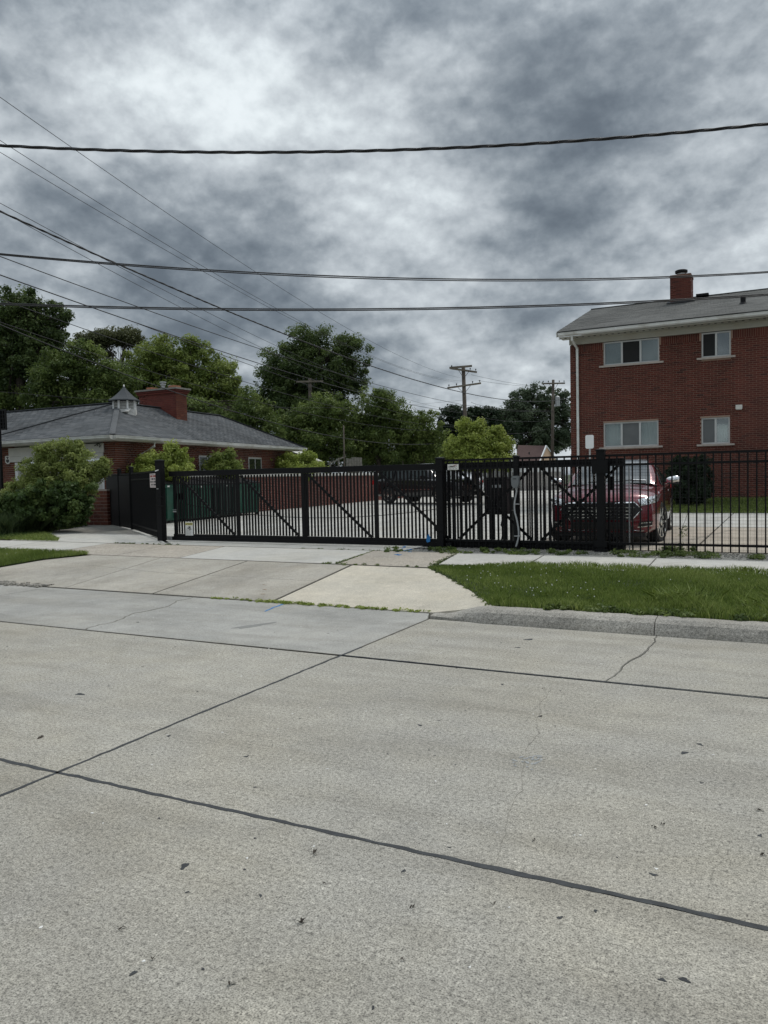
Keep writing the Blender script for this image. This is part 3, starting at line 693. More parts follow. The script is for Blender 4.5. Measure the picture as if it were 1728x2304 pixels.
# crumbled kerb stump at the left end of the drive
mb = MB()
for i in range(160):
    x = rnd.uniform(-11.0, -9.7); y = 7.84+rnd.gauss(0, .06); s = rnd.uniform(.008, .028); mb.box((x, y, s*.5+.006), (s, s*.7, s*.5), None)
part(kerb, 'broken_rubble', mb, M_kerb, kind='stuff')

# ---- driveway apron
apron = thing('driveway_apron', kind='structure')
ga = lambda x, y: gz(x, y)+.004
slab(apron, [(-12.2, 7.84), (-9.30, 7.84), (-9.62, 10.16), (-11.3, 10.16), (-11.88, 9.57), (-12.1, 8.8), (-12.2, 7.9)], ga, .1, M_apr)
slab(apron, [(-9.30, 7.84), (-7.62, 7.84), (-7.78, 10.14), (-9.62, 10.16)], ga, .1, M_apr)
slab(apron, [(-7.60, 7.84), (-5.66, 7.82), (-5.84, 10.12), (-7.76, 10.14)], ga, .1, M_apr)
slab(apron, [(-5.62, 7.80), (-3.45, 7.78), (-2.72, 7.74), (-3.25, 8.7), (-3.95, 9.55), (-4.50, 10.10), (-5.80, 10.12)], lambda x, y: gz(x, y)+.004+max(0, min(.13, (x+3.5)*.17))*max(0, 1-(y-7.7)/1.3), .1, M_aprl)
seam('joint_line', [(-7.61, 7.84), (-7.77, 10.14)], .016, M_joint, blob=.8, parent=apron, zf=gz, z=.004, seed=41)
seam('joint_line', [(-5.64, 7.84), (-5.82, 10.12)], .016, M_joint, blob=.8, parent=apron, zf=gz, z=.004, seed=42)
seam('joint_line', [(-9.30, 7.84), (-9.62, 10.14)], .007, M_joint, blob=.8, parent=apron, zf=gz, z=.004, seed=43)
seam('joint_line', [(-12, 7.83), (-7, 7.83), (-3.5, 7.79)], .024, M_joint, blob=.8, parent=apron, z=.003, seed=44)
seam('joint_line', [(-12.9, 10.20), (-9, 10.17), (-4.5, 10.13)], .022, M_joint, blob=.8, parent=apron, z=.205, seed=45)
mb = MB()
for (a, b) in (((-10.3, 8.95), (-3.9, 8.95)), ((-5.2, 9.1), (-5.05, 10.05))):
    pass
seam('scored_line', [(-10.6, 9.35), (-8.6, 9.05), (-5.7, 9.0)], .004, M_crack, blob=.5, parent=apron, zf=gz, z=.004, seed=47)
seam('scored_line', [(-4.95, 9.0), (-5.15, 10.1)], .006, M_crack, blob=.5, parent=apron, zf=gz, z=.004, seed=48)
# rusty stain
M_rust = concrete('rust_stain', (.30, .23, .17), (.33, .28, .22), .3, 170)
mb = MB()
for px, py, s in ((596, 1325, .035), (592, 1332, .03), (588, 1341, .045), (594, 1318, .02)):
    p = onz(px, py, .06); blob2(mb, p.x, p.y, s, s*.8, 0, z=.006, zf=gz(p.x, p.y))
part(apron, 'rust_stain', mb, M_rust)

# ---- sidewalk
walk = thing('sidewalk', kind='structure')
gs = lambda x, y: gz(x, y)+.004
J = [(-22, -22.3), (-19.2, -19.6), (-16.4, -16.9), (-14.4, -15.0), (-12.56, -12.95), (-10.77, -11.28), (-9.26, -9.80), (-6.12, -6.48), (-4.58, -4.88), (-3.28, -3.42), (-1.66, -1.72), (.0, -.02), (1.65, 1.65), (3.3, 3.3), (5, 5), (8, 8)]
mt = {4: M_agg, 5: M_agg, 6: M_walk, 7: M_agg, 8: M_walk}
for i, ((a, a2), (b, b2)) in enumerate(zip(J[:-1], J[1:])):
    yf = 10.18 if b <= -4.5 else 10.55
    slab(walk, [(a, yf), (b, yf), (b2, 12.08), (a2, 12.08)], gs, .1, mt.get(i, M_walk), .009)
for i, (a, a2) in enumerate(J[3:12]): seam('joint_line', [(a, 10.2), (a2, 12.06)], .014 if a < -3 else .02, M_joint, blob=.9, parent=walk, zf=gz, z=.003, seed=60+i)
seam('joint_line', [(-16, 12.10), (-9, 12.11), (-3.4, 12.10)], .022, M_joint, blob=.8, parent=walk, zf=gz, z=.003, seed=75)

# ---- yard behind the gate
lot = thing('parking_lot', kind='structure')
gl = lambda x, y: gz(x, y)+.004
slab(lot, [(-16.2, 12.14), (-11.3, 12.14), (-12.2, 12.9), (-12.35, 13.05), (-18.6, 17.5), (-19.2, 17.2)], gl, .1, M_walk)
slab(lot, [(-11.2, 12.14), (-5.95, 12.14), (-5.95, 13.9), (-12.3, 13.9), (-12.2, 13.0)], gl, .1, M_walk)
rows = [13.95, 17.2, 20.5, 23.8, 27.2, 31, 35, 40, 46, 54]
for (y0, y1) in zip(rows[:-1], rows[1:]):
    k = (y0-17)*.135; xl = [-20.6-k*.4, -16.5, -13.2, -9.9, -7.0, -4.2]
    if y0 > 34: xl = [-24, -20.2, -16.5, -13.2, -9.9, -6.8]
    for a, b in zip(xl[:-1], xl[1:]): slab(lot, [(a, y0), (b, y0), (b, y1), (a, y1)], gl, .1, M_lot, .012)
for y0, y1, m_ in ((13.25, 15.6, M_lot2), (15.62, 18.6, M_lot2), (18.62, 24.2, M_lot)):
    for a, b in ((-4.18, -1.35), (-1.33, 1.5), (1.52, 5), (5.02, 9)): slab(lot, [(a, y0), (b, y0), (b, y1), (a, y1)], gl, .1, m_, .008)
slab(lot, [(-12, 13.95), (-4.2, 13.95), (-4.2, 14.6), (-12, 14.6)], lambda x, y: gz(x, y)+.006, .05, M_lot)
seam('joint_line', [(-4, 18.61), (8, 18.61)], .06, M_joint, blob=.9, parent=lot, zf=gz, z=.006, seed=81)
seam('crack', [(-1.6, 15.9), (-.6, 15.75), (.4, 15.8), (2.2, 15.7)], .03, M_crack, blob=.9, parent=lot, zf=gz, z=.006, seed=82)
seam('crack', [(-1.9, 14.3), (-1.55, 15.4), (-1.2, 17.0), (-.9, 18.4)], .018, M_crack, blob=.9, parent=lot, zf=gz, z=.006, seed=83)
seam('dark_ground_line', [(-12.25, 12.78), (-9, 12.70), (-5.7, 12.66)], .018, M_blackr, blob=.2, parent=lot, zf=gz, z=.006, seed=84)  # thin black strip on the ground along the foot of the gate
seam('crack', [(-12.15, 12.75), (-11.75, 12.4), (-11.3, 12.14)], .02, M_crack, blob=.7, parent=lot, zf=gz, z=.006, seed=85)
mb = MB(); mb.prism([(-5.94, 12.14), (9, 12.14), (9, 13.24), (-4.19, 13.24), (-5.94, 13.6)], .1, .215)
single('gravel_strip', mb, M_grav, kind='structure')
# loose gravel
mb_c = []; K = 2600; gx = RNG.random(K)*8-5.9; gy = 12.3+RNG.random(K)*.95; sz = .004+RNG.random(K)*.012
Vv = CUBE[None]*np.stack([sz, sz*.8, sz*.5], 1)[:, None, :]+np.stack([gx, gy, 0*gx+.218], 1)[:, None, :]+RNG.normal(size=(K, 8, 3))*.0015
me = np_mesh('gravel', Vv.reshape(-1, 3), 8, CF, RNG.random(K))
single('gravel', me, M_grav, kind='stuff', label='loose grey gravel along the foot of the black fence', cat='gravel')

# ---- verges and lawn
VR = [(-4.55, 10.12), (-3.99, 9.55), (-3.29, 8.70), (-2.75, 7.74), (-2.2, 7.72), (9, 7.72), (9, 10.95), (-3.4, 10.85), (-4.3, 10.45)]
def vleft(y): return float(np.interp(y, [7.72, 8.70, 9.55, 10.1, 10.45], [-2.73, -3.27, -3.97, -4.52, -4.35]))
def ah(x, y): return gz(x, y)+.004+max(0, min(.13, (x+3.5)*.17))*max(0, 1-(y-7.7)/1.3)
def vz(x, y): return min(.125+.08*min(1, max(0, (y-7.7)/2.5)), ah(vleft(y), y)+.015+max(0, x-vleft(y))*.3) if y < 10.5 else .205
mb = MB(); NI, NJ = 40, 22
for j in range(NJ+1):
    y = lerp(7.72, 10.9, j/NJ)
    for i in range(NI+1):
        x = lerp(vleft(y)-.03, 9, (i/NI)**2); mb.v.append((x, y, vz(x, y)-.004 if (j and i) else -.05))
for j in range(NJ):
    for i in range(NI): a = j*(NI+1)+i; mb.f.append((a, a+1, a+NI+2, a+NI+1))
single('verge', mb, M_turf, kind='structure')
VL = [(-26, 8.1), (-12.25, 8.1), (-12.15, 8.8), (-11.95, 9.57), (-11.42, 10.14), (-26, 10.16)]
mb = MB(); mb.prism(VL, -.05, [gz(*p)+.03 for p in VL]); single('verge', mb, M_turf, kind='structure')
LW = [(-4.6, 24.2), (12, 24.2), (12, 28.3), (-4.6, 28.3)]
mb = MB(); mb.prism(LW, .1, [.30, .30, .60, .60]); single('lawn', mb, M_turf, kind='structure')
BD = [(-26, 12.2), (-16.3, 12.2), (-19.1, 17.3), (-26, 17.3)]
mb = MB(); mb.prism(BD, .1, .235); single('planting_bed', mb, M_soil, kind='structure')

A = scatter(VR, 150000); vl_ = np.interp(A[:, 1], [7.72, 8.70, 9.55, 10.1, 10.45], [-2.73, -3.27, -3.97, -4.52, -4.35]); A = A[A[:, 0] > np.where(A[:, 1] < 10.5, np.interp(A[:, 1], [7.72, 8.70, 9.55, 10.1, 10.45], [-2.73, -3.27, -3.97, -4.52, -4.35]), -9)-.02]; zz_ = np.array([vz(x, y) for x, y in A])-.006
n1 = np.sin(A[:, 0]*3.1+np.sin(A[:, 1]*2.3)*1.4)*np.sin(A[:, 1]*3.7+1.3)+.5*np.sin(A[:, 0]*9.3+A[:, 1]*4.1)
hh = (.038+.022*RNG.random(len(A)))*(1+.3*n1); edge = (A[:, 1] < 8.05); hh = hh*np.where(edge | (A[:, 1] > 10.7), 1.55, 1)
lump = np.exp(-(((A[:, 0]+.9)**2)/.18+((A[:, 1]-8.35)**2)/.12))+np.exp(-(((A[:, 0]-.1)**2)/.15+((A[:, 1]-8.5)**2)/.2)); hh = hh*(1+1.7*lump)
n2 = np.sin(A[:, 0]*1.3+2+np.sin(A[:, 1]*1.9)*2); vr = np.clip(.40+.16*n1+.16*n2+RNG.normal(size=len(A))*.27, 0, 1)
single('grass', blades_mesh('grass', A, zz_, hh, .0075, L_grass, .55, vr), L_grass, kind='stuff', label='mown grass of the verge between kerb and sidewalk', cat='grass')
A = scatter([(-18, 8.1), (-12.2, 8.1), (-12.08, 8.8), (-11.88, 9.57), (-11.32, 10.12), (-11.6, 10.24), (-18, 10.24)], 42000); zz_ = vgz(A)+.025
vr = np.clip(.45+.25*np.sin(A[:, 0]*4+A[:, 1])+RNG.normal(size=len(A))*.2, 0, 1)
single('grass', blades_mesh('grass', A, zz_, .06, .009, L_grass, .6, vr), L_grass, kind='stuff', label='rough grass of the small verge left of the driveway', cat='grass')
A = scatter([(-4.6, 24.2), (6, 24.2), (6, 28.1), (-4.6, 28.1)], 26000); zz_ = .30+.3*np.clip((A[:, 1]-24.2)/4.1, 0, 1)
single('grass', blades_mesh('grass', A, zz_, .07, .02, L_grass, .6), L_grass, kind='stuff', label='strip of lawn below the two storey brick wall', cat='grass')
# clover heads
mb = MB()
for i in range(60):
    x, y = (rnd.gauss(-3.15, .45), rnd.gauss(9.6, .5)) if i < 50 else (rnd.uniform(-3.5, 1), rnd.uniform(8.2, 10.5))
    if i < 50 and i % 3 == 0: x, y = rnd.gauss(-2.2, .35), rnd.gauss(8.6, .3)
    if not in_poly(np.array([[x, y]]), VR)[0]: continue
    z = vz(x, y)+.055+rnd.random()*.02; mb.box((x, y, z), (.0045, .0045, .004), None)
for i in range(40):
    x, y = rnd.uniform(-14.5, -11.6), rnd.uniform(8.8, 10.1); x -= 1.2; y += .1; mb.box((x, y, gz(x, y)+.055+rnd.random()*.02), (.007, .007, .006))
single('clover_flowers', mb, M_clover, kind='stuff', label='tiny white clover heads dotted through the verge grass', cat='flowers')
# weeds along joints, broad-leaf clumps at the kerb
def weeds(label, spots, n, size, m, rad, cat='weeds', up=.9, squash=.5):
    C = [(x, y, z+rad*.25) for x, y, z in spots]; R = [rad*(.5+.8*random.random()) for _ in spots]
    me = leaves_mesh('weeds', C, R, n, size, m, squash=squash, up=up); return single('weeds', me, m, kind='stuff', label=label, cat=cat)
sp = []
for i in range(150):
    px = random.uniform(870, 1728); base = 1243+(px-870)*.0185; p = onz(px, base-random.random()**1.5*10, .22)
    if math.sin(px*.045)+math.sin(px*.017+1) > -.4: sp.append((p.x, p.y, .215))
for c in (975, 985, 1000, 1090, 1095, 1105, 1490, 1500, 1510, 1525, 1385, 1255): p = onz(c, 1238+(c-870)*.018, .22); sp += [(p.x+random.uniform(-.1, .1), p.y+random.uniform(-.1, .1), .24)]*3
weeds('ragged green weeds growing in the gravel below the black fence', sp, 9000, .017, L_mid, .085)
sp = [(random.uniform(-5.7, -3.5), 7.80+random.gauss(0, .02), .0) for i in range(60)]+[(random.uniform(-6.6, -3.5), 7.80+random.gauss(0, .015), .0) for i in range(40)]
weeds('low weeds in the joint between pale driveway slab and road', sp, 3800, .011, L_lime, .045)
sp = [(x+random.gauss(0, .03), y+random.gauss(0, .03), .2) for x, y in [(lerp(-4.58, -4.9, t), lerp(10.25, 12.0, t)) for t in np.linspace(0, 1, 20)]]+[(random.uniform(-6.4, -4.4), 10.16+random.gauss(0, .02), .2) for i in range(14)]+[(lerp(-6.12, -6.48, t), lerp(10.2, 12.06, t), .2) for t in np.linspace(0, 1, 22)]+[(random.uniform(-8.2, -5.8), 12.1, .21) for i in range(14)]+[(random.uniform(-13, -11), 12.1, .22) for i in range(18)]
weeds('thin weeds rooted in the sidewalk joints by the gate', sp, 3600, .012, L_mid, .045)
sp = [(random.uniform(-2.2, 3), 7.80+random.gauss(0, .06), .14) for i in range(90)]
weeds('broad leaved weeds hanging over the kerb edge', sp, 5200, .020, L_mid, .075)

# ================================================================== THE APARTMENT BUILDING (right)
AY = 28.2; AX0 = -6.93; AX1 = 9.0; AZ0 = .50; AZ1 = 6.12
apt = thing('apartment_building', 'two storey dark red brick building with grey gable roof behind the red car', 'building', ((AX0+AX1)/2, 33, AZ0))
wins = [(-5.76, -3.88, 5.30, 6.12, 3), (-2.54, -1.64, 5.29, 6.12, 2), (-5.78, -3.92, 2.42, 3.29, 3), (-2.55, -1.67, 2.41, 3.29, 2), (1.2, 3.1, 5.30, 6.12, 3), (1.2, 3.1, 2.42, 3.29, 3)]
holes = [(a-AX0, b-AX0, c-.055, d) for a, b, c, d, k in wins]
mb = MB()
xs = sorted(set([AX0, AX1]+[w[0] for w in wins]+[w[1] for w in wins]))
def wall_cells(mb, xs, zs, holes_, y0, y1):
    for a, b in zip(xs[:-1], xs[1:]):
        for c, d in zip(zs[:-1], zs[1:]):
            xm, zm = (a+b)/2, (c+d)/2
            if not any(h[0] < xm < h[1] and h[2] < zm < h[3] for h in holes_): mb.bx(a, b, y0, y1, c, d)
wall_cells(mb, xs, sorted(set([AZ0-.4, AZ1]+[w[2] for w in wins]+[w[3] for w in wins])), [w[:4] for w in wins], AY, AY+.25)
mb.bx(AX0, AX0+.25, AY+.25, 37.75, AZ0-.4, AZ1); mb.bx(AX1-.25, AX1, AY+.25, 37.75, AZ0-.4, AZ1); mb.bx(AX0, AX1, 37.75, 38, AZ0-.4, AZ1)
mb.solid([(AX0, 28.25, AZ1), (AX0, 37.95, AZ1), (AX0, 33.1, 7.95)], (1, 0, 0), .2); mb.solid([(AX1-.2, 28.25, AZ1), (AX1-.2, 37.95, AZ1), (AX1-.2, 33.1, 7.95)], (1, 0, 0), .2)
part(apt, 'wall', mb, M_mortar)
items = brick_items((AX0-.006, AY, AZ0), (1, 0, 0), (0, -1, 0), 12.5, 0, AZ1-AZ0-.005, [(a+.006, b+.006, c-AZ0, d-AZ0) for a, b, c, d in holes], soldier=.215)
pieces(apt, 'brick', items, (1, 0, 0), (0, 1, 0), (0, 0, 1), M_brick, 300, vis=lambda x, y: y < 1008 and x > 1286)
items = brick_items((AX0, AY+.01, AZ0), (0, 1, 0), (-1, 0, 0), 9.7, 0, AZ1-AZ0-.05, phase=.1)
pieces(apt, 'brick', items, (0, 1, 0), (-1, 0, 0), (0, 0, 1), M_brick, 0)
for wi, (a, b, c, d, k) in enumerate(wins):
    low = c < 4
    fy0, fy1 = AY+.055, AY+.115
    fr = MB(); w_ = .05
    fr.bx(a, b, fy0, fy1, d-w_, d); fr.bx(a, b, fy0, fy1, c, c+w_); fr.bx(a, a+w_, fy0, fy1, c+w_, d-w_); fr.bx(b-w_, b, fy0, fy1, c+w_, d-w_)
    n = k; step = (b-a)/n
    for i in range(1, n): fr.bx(a+step*i-.032, a+step*i+.032, fy0-.006, fy1+.002, c+w_, d-w_)
    win = part(apt, 'window', fr, M_frame)
    for i in range(n):
        x0 = a+step*i+(.05 if i == 0 else .032); x1 = a+step*(i+1)-(.05 if i == n-1 else .032)
        part(win, 'pane', MB().bx(x0+.002, x1-.002, fy0+.03, fy0+.034, c+w_+.002, d-w_-.002), M_glass)
        if (k == 3 and i == 1) or (k == 2 and i == 0):
            part(win, 'insect_screen', MB().bx(x0+.004, x1-.004, fy0+.014, fy0+.016, c+w_+.003, d-w_-.003), M_dark if not low else M_screen)
    part(win, 'sill', MB().bx(a-.14, b+.14, AY-.07, AY+.05, c-.065, c-.004), M_sill)
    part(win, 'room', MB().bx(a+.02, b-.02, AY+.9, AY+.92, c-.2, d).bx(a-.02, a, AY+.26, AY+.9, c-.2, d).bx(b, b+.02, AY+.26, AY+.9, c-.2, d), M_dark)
    # curtains
    def curtain(x0, x1, z0, z1, y, m_, amp=.02, waves=9, name='curtain'):
        mbc = MB(); nn_ = 60
        for i in range(nn_+1):
            t = i/nn_; x = lerp(x0, x1, t); yy = y+amp*sin(t*waves*2*pi+.7*sin(t*9))
            mbc.v += [(x, yy, z0), (x+.004*sin(t*20), yy*1.0, z1)]
        for i in range(nn_): mbc.f.append((2*i, 2*i+2, 2*i+3, 2*i+1))
        part(win, name, mbc, m_)
    if low and k == 3: curtain(a+.05, b-.05, c+.03, d-.02, AY+.2, M_curt, .025, 13)
    elif low: curtain(a+.47, b-.08, c+.05, d-.26, AY+.2, M_curt, .02, 5); part(win, 'curtain_rod', MB().bx(a+.05, b-.05, AY+.16, AY+.175, d-.245, d-.23), M_white); curtain(a+.06, a+.43, c+.04, d-.27, AY+.22, M_blind, .01, 3)
    elif k == 3:
        curtain(a+.05, a+step-.03, c+.03, d-.02, AY+.2, M_blind, .006, 2, 'blind'); curtain(a+2*step+.03, b-.05, c+.03, d-.02, AY+.2, M_blind, .006, 2, 'blind')
    else: curtain(a+step+.02, b-.05, c+.03, d-.02, AY+.2, mat('slate_blind', (.07, .08, .12), .8), .005, 2, 'blind')
# frieze board, soffit, gutter
EYv = 27.52
part(apt, 'frieze_board', MB().bx(AX0-.02, AX1+.02, AY-.06, AY-.03, AZ1+.005, AZ1+.26), M_cream)
mb = MB().bx(AX0-.25, AX1+.45, EYv+.06, AY-.031, AZ1+.20, AZ1+.225); part(apt, 'soffit', mb, M_cream)
mb = MB()
for i in range(78):
    x = AX0-.3+i*.205; mb.bx(x, x+.07, EYv+.22, EYv+.30, AZ1+.190, AZ1+.198)
part(apt, 'soffit_vents', mb, M_dark, kind='stuff')
mb = MB(); prof = [(0, 0), (-.09, .015), (-.12, .05), (-.12, .075), (-.135, .12), (-.12, .125), (0, .125)]
mb.v = [(AX0-.26, EYv+.06+y, AZ1+.235+z) for y, z in prof]+[(AX1+.46, EYv+.06+y, AZ1+.235+z) for y, z in prof]; n = len(prof)
mb.f = [tuple(range(n)), tuple(range(n, 2*n))[::-1]]+[(i, n+i, n+(i+1) % n, (i+1) % n) for i in range(n)]
part(apt, 'gutter', mb, M_alu)
part(apt, 'drip_edge', MB().bx(AX0-.3, AX1+.5, EYv-.02, EYv+.06, AZ1+.372, AZ1+.395), M_alu)
part(apt, 'gutter_joint', MB().bx(-5.2, -5.15, EYv-.09, EYv-.07, AZ1+.25, AZ1+.35), M_alu)
# downspout with offset
mb = MB().bar((-6.90+.2, EYv+.0, AZ1+.25), (-6.70, EYv+.02, AZ1+.06), .075, .055, (0, 1, 0)).bar((-6.70, EYv+.02, AZ1+.08), (-6.66, AY-.07, AZ1-.14), .075, .055, (0, 1, 0)).bx(-6.70, -6.62, AY-.11, AY-.05, .6, AZ1-.11)
part(apt, 'downspout', mb, M_alu)
# roof planes
RZ, RYr = 8.28, 33.1; ez = AZ1+.36
mb = MB().solid([(AX0-.3, EYv-.04, ez), (AX1+.5, EYv-.04, ez), (AX1+.5, RYr, RZ), (AX0-.3, RYr, RZ)], (0, 0, 1), .03)
mb.solid([(AX0-.3, RYr, RZ), (AX1+.5, RYr, RZ), (AX1+.5, 38.7, ez), (AX0-.3, 38.7, ez)], (0, 0, 1), .03)
roof = part(apt, 'roof', mb, M_shing2)
Vr = Vector((0, RYr-EYv+.04, RZ-ez)); vl = Vr.length; Vr.normalize()
items = shingle_items((AX0-.3, EYv-.05, ez+.034), (1, 0, 0), Vr, [(0, 0), (12, 0), (12, vl), (0, vl)], tab=.33)
pieces(apt, 'shingle', items, (1, 0, 0), Vr, Vector((1, 0, 0)).cross(Vr), M_shing2, 300)
part(apt, 'ridge_cap', MB().bar((AX0-.3, RYr, RZ+.045), (AX1+.5, RYr, RZ+.045), .22, .03), M_shing2)
part(apt, 'rake_trim', MB().bar((AX0-.31, EYv, ez-.06), (AX0-.31, RYr, RZ-.06), .03, .16).bar((AX0-.31, 38.6, ez-.06), (AX0-.31, RYr, RZ-.06), .03, .16), M_alu)
# chimney
CX0, CX1, CYa, CYb = -3.98, -3.24, 31.9, 32.7
ch = MB().bx(CX0, CX1, CYa, CYb, 7.4, 9.02).bx(CX0-.02, CX1+.02, CYa-.02, CYb+.02, 8.93, 9.0)
chm = part(apt, 'chimney', ch, M_mortard)
it = brick_items((CX0, CYa, 7.7), (1, 0, 0), (0, -1, 0), CX1-CX0, 0, 1.32); pieces(apt, 'brick', it, (1, 0, 0), (0, 1, 0), (0, 0, 1), M_brick, 60)
it = brick_items((CX1, CYa, 7.7), (0, 1, 0), (1, 0, 0), CYb-CYa, 0, 1.32)+brick_items((CX0, CYa, 7.7), (0, 1, 0), (-1, 0, 0), CYb-CYa, 0, 1.32); pieces(apt, 'brick', it, (0, 1, 0), (1, 0, 0), (0, 0, 1), M_brick, 0)
part(apt, 'flue_pipe', MB().lathe([(.15, 0), (.15, .14)], (-3.62, 32.3, 9.0), 14), M_metalgrey)
part(apt, 'flue_cap', MB().lathe([(.19, 0), (.23, .02), (.23, .10), (.17, .125), (.02, .13)], (-3.62, 32.3, 9.14), 16), M_blackr)
part(apt, 'roof_flashing', MB().solid([(CX0-.12, 31.78, 7.93), (CX1+.14, 31.78, 7.93), (CX1+.14, 32.0, 8.01), (CX0-.12, 32.0, 8.01)], (0, 0, 1), .04).box((-3.3, 31.86, 8.03), (.12, .05, .03)), M_lead)
p = ony(1672, 694, 29.6); p.z = ez+.03+(29.6-EYv)*(RZ-ez)/(RYr-EYv)
part(apt, 'vent_pipe', MB().lathe([(.16, -.02), (.10, .06), (.085, .07), (.085, .30), (.03, .30)], (p.x, 29.6, p.z), 12), M_blackr)
p = ony(1582, 668, 32.8); part(apt, 'ridge_vent', MB().bx(p.x-.25, p.x+.2, 32.7, 33.0, 8.28, 8.37), M_blackr)
# small vent hood on the wall
p = ony(1663, 917, AY); part(apt, 'wall_vent', MB().bx(p.x-.085, p.x+.085, AY-.09, AY-.02, p.z-.07, p.z+.07).bx(p.x-.10, p.x+.10, AY-.10, AY-.09, p.z-.05, p.z+.085), M_siding)

# blank white notice board on a post in front of the building
p0 = ony(1317, 979, 24.8); p1 = ony(1336, 1009, 24.8)
sg = thing('blank_sign', 'blank white rounded sign on a post left of the lower window', 'sign', (p0.x, 24.8, .3))
xm = (p0.x+p1.x)/2; hw = (p1.x-p0.x)/2; hh_ = (p0.z-p1.z)/2; zm = (p0.z+p1.z)/2; r_ = .05; pl = []
for cxs, czs, a0 in ((1, 1, 0), (-1, 1, 90), (-1, -1, 180), (1, -1, 270)):
    for k in range(4): a = radians(a0+k*30); pl.append((xm+cxs*(hw-r_)+r_*cos(a), 24.8, zm+czs*(hh_-r_)+r_*sin(a)))
part(sg, 'sign_panel', MB().solid(pl, (0, 1, 0), .01), M_white)
part(sg, 'post', MB().bx(xm-.025, xm+.025, 24.815, 24.855, .3, p1.z+.3), M_metalgrey)

# ================================================================== THE BRICK HOUSE (left)
hd = Vector((-.136, .991, 0)).normalized(); hx = Vector((1, 0, 0))        # side wall runs slightly askew
C1 = Vector((-17.8, 16.9, 2.93)); C2 = C1+hd*13.3; C0 = C1-hx*6.4; Apx = Vector((-20.72, 20.0, 4.28)); Bpx = Apx+hd*6.6
hs = thing('brick_house', 'low red brick house with grey hip roof and white cupola left of the gate', 'house', (-21, 23, .25))
wc = C1+Vector((-.55, .62, 0)); wc2 = wc+hd*12.2; wl = Vector((-24.0, wc.y, 0))
def wallseg(mb, a, b, z0, z1, t, side):
    a = Vector((a.x, a.y, 0)); b = Vector((b.x, b.y, 0)); d = (b-a).normalized(); nv = Vector((d.y, -d.x, 0))*side
    q = [a, b, b-nv*t, a-nv*t]; mb.prism([(p.x, p.y) for p in q], z0, z1)
GX0, GX1, GZ = wc.x-4.62, wc.x-.50, 2.28                                     # garage door opening
mb = MB(); wallseg(mb, Vector((-30, wc.y, 0)), Vector((GX0, wc.y, 0)), .1, 2.85, .25, 1)
nv0 = Vector((hd.y, -hd.x, 0)); w_in = wc2-nv0*.25; mb.prism([(GX1, wc.y), (wc.x, wc.y), (wc2.x, wc2.y), (w_in.x, w_in.y), (wc.x-.30, wc.y+.25), (GX1, wc.y+.25)], .1, 2.85)
part(hs, 'wall', mb, M_mortar2)
it = brick_items((GX1, wc.y, .25), (1, 0, 0), (0, -1, 0), wc.x-GX1+.006, 0, 2.6); pieces(hs, 'brick', it, (1, 0, 0), (0, 1, 0), (0, 0, 1), M_brick2, 120)
it = brick_items((-27, wc.y, .25), (1, 0, 0), (0, -1, 0), GX0+27, 0, 2.6); pieces(hs, 'brick', it, (1, 0, 0), (0, 1, 0), (0, 0, 1), M_brick2, 100)
sdir = hd; snv = Vector((hd.y, -hd.x, 0))
swin = [(4.6, 5.7, 1.35, 2.2), (8.2, 9.3, 1.35, 2.2)]
it = brick_items((wc.x, wc.y, .25), sdir, snv, 12.2, 0, 2.6, swin); pieces(hs, 'brick', it, sdir, -snv, (0, 0, 1), M_brick2, 80)
for (a, b, c, d) in swin:
    P = lambda u, z, o=0: wc+sdir*u+snv*o+Vector((0, 0, .25+z-wc.z))
    fr = MB()
    for (u0, u1, z0, z1) in ((a, b, d-.05, d), (a, b, c, c+.05), (a, a+.05, c+.05, d-.05), (b-.05, b, c+.05, d-.05), ((a+b)/2-.02, (a+b)/2+.02, c+.05, d-.05)):
        fr.box(P((u0+u1)/2, (z0+z1)/2, .004), ((u1-u0)/2, .012, (z1-z0)/2), (sdir, snv, Vector((0, 0, 1))))
    w = part(hs, 'window', fr, M_frame); part(w, 'pane', MB().box(P((a+b)/2, (c+d)/2, .001), ((b-a)/2-.04, .002, (d-c)/2-.04), (sdir, snv, Vector((0, 0, 1)))), M_cglass)
# garage door, jamb, lintel boards
mb = MB(); n = 5
for i in range(4):
    z0 = .28+i*.49; gp = part(hs, 'garage_door_panel', MB().bx(GX0+.16, GX1-.10, wc.y+.10, wc.y+.14, z0, z0+.48), M_siding)
part(hs, 'garage_jamb', MB().bx(GX0, GX0+.15, wc.y-.01, wc.y+.09, .25, 2.27), M_white); part(hs, 'garage_jamb', MB().bx(GX1-.09, GX1, wc.y-.01, wc.y+.09, .25, 2.27), M_white)
part(hs, 'lintel_board', MB().bx(GX0-.18, GX1+.02, wc.y-.055, wc.y-.024, 2.29, 2.47).bx(GX0-.22, GX1+.06, wc.y-.065, wc.y-.026, 2.475, 2.76), M_siding)
p = ony(222, 1003, wc.y-.07)
mb = MB()
for k in range(9): a = k*.8; mb.add([p+Vector((.02*k-.09, 0, 0)), p+Vector((.02*k-.09+.05*cos(a), -.02, .05*sin(a))), p+Vector((.02*k-.05+.05*cos(a), -.03, .02+.05*sin(a)))], [(0, 1, 2)])
mb.tube([p+Vector((-.16, -.02, .0)), p+Vector((-.05, -.03, .05)), p+Vector((.05, -.03, .07)), p+Vector((.10, -.03, .01)), p+Vector((.06, -.03, -.05))], .012, 5)
part(hs, 'iron_ornament', mb, M_tar)
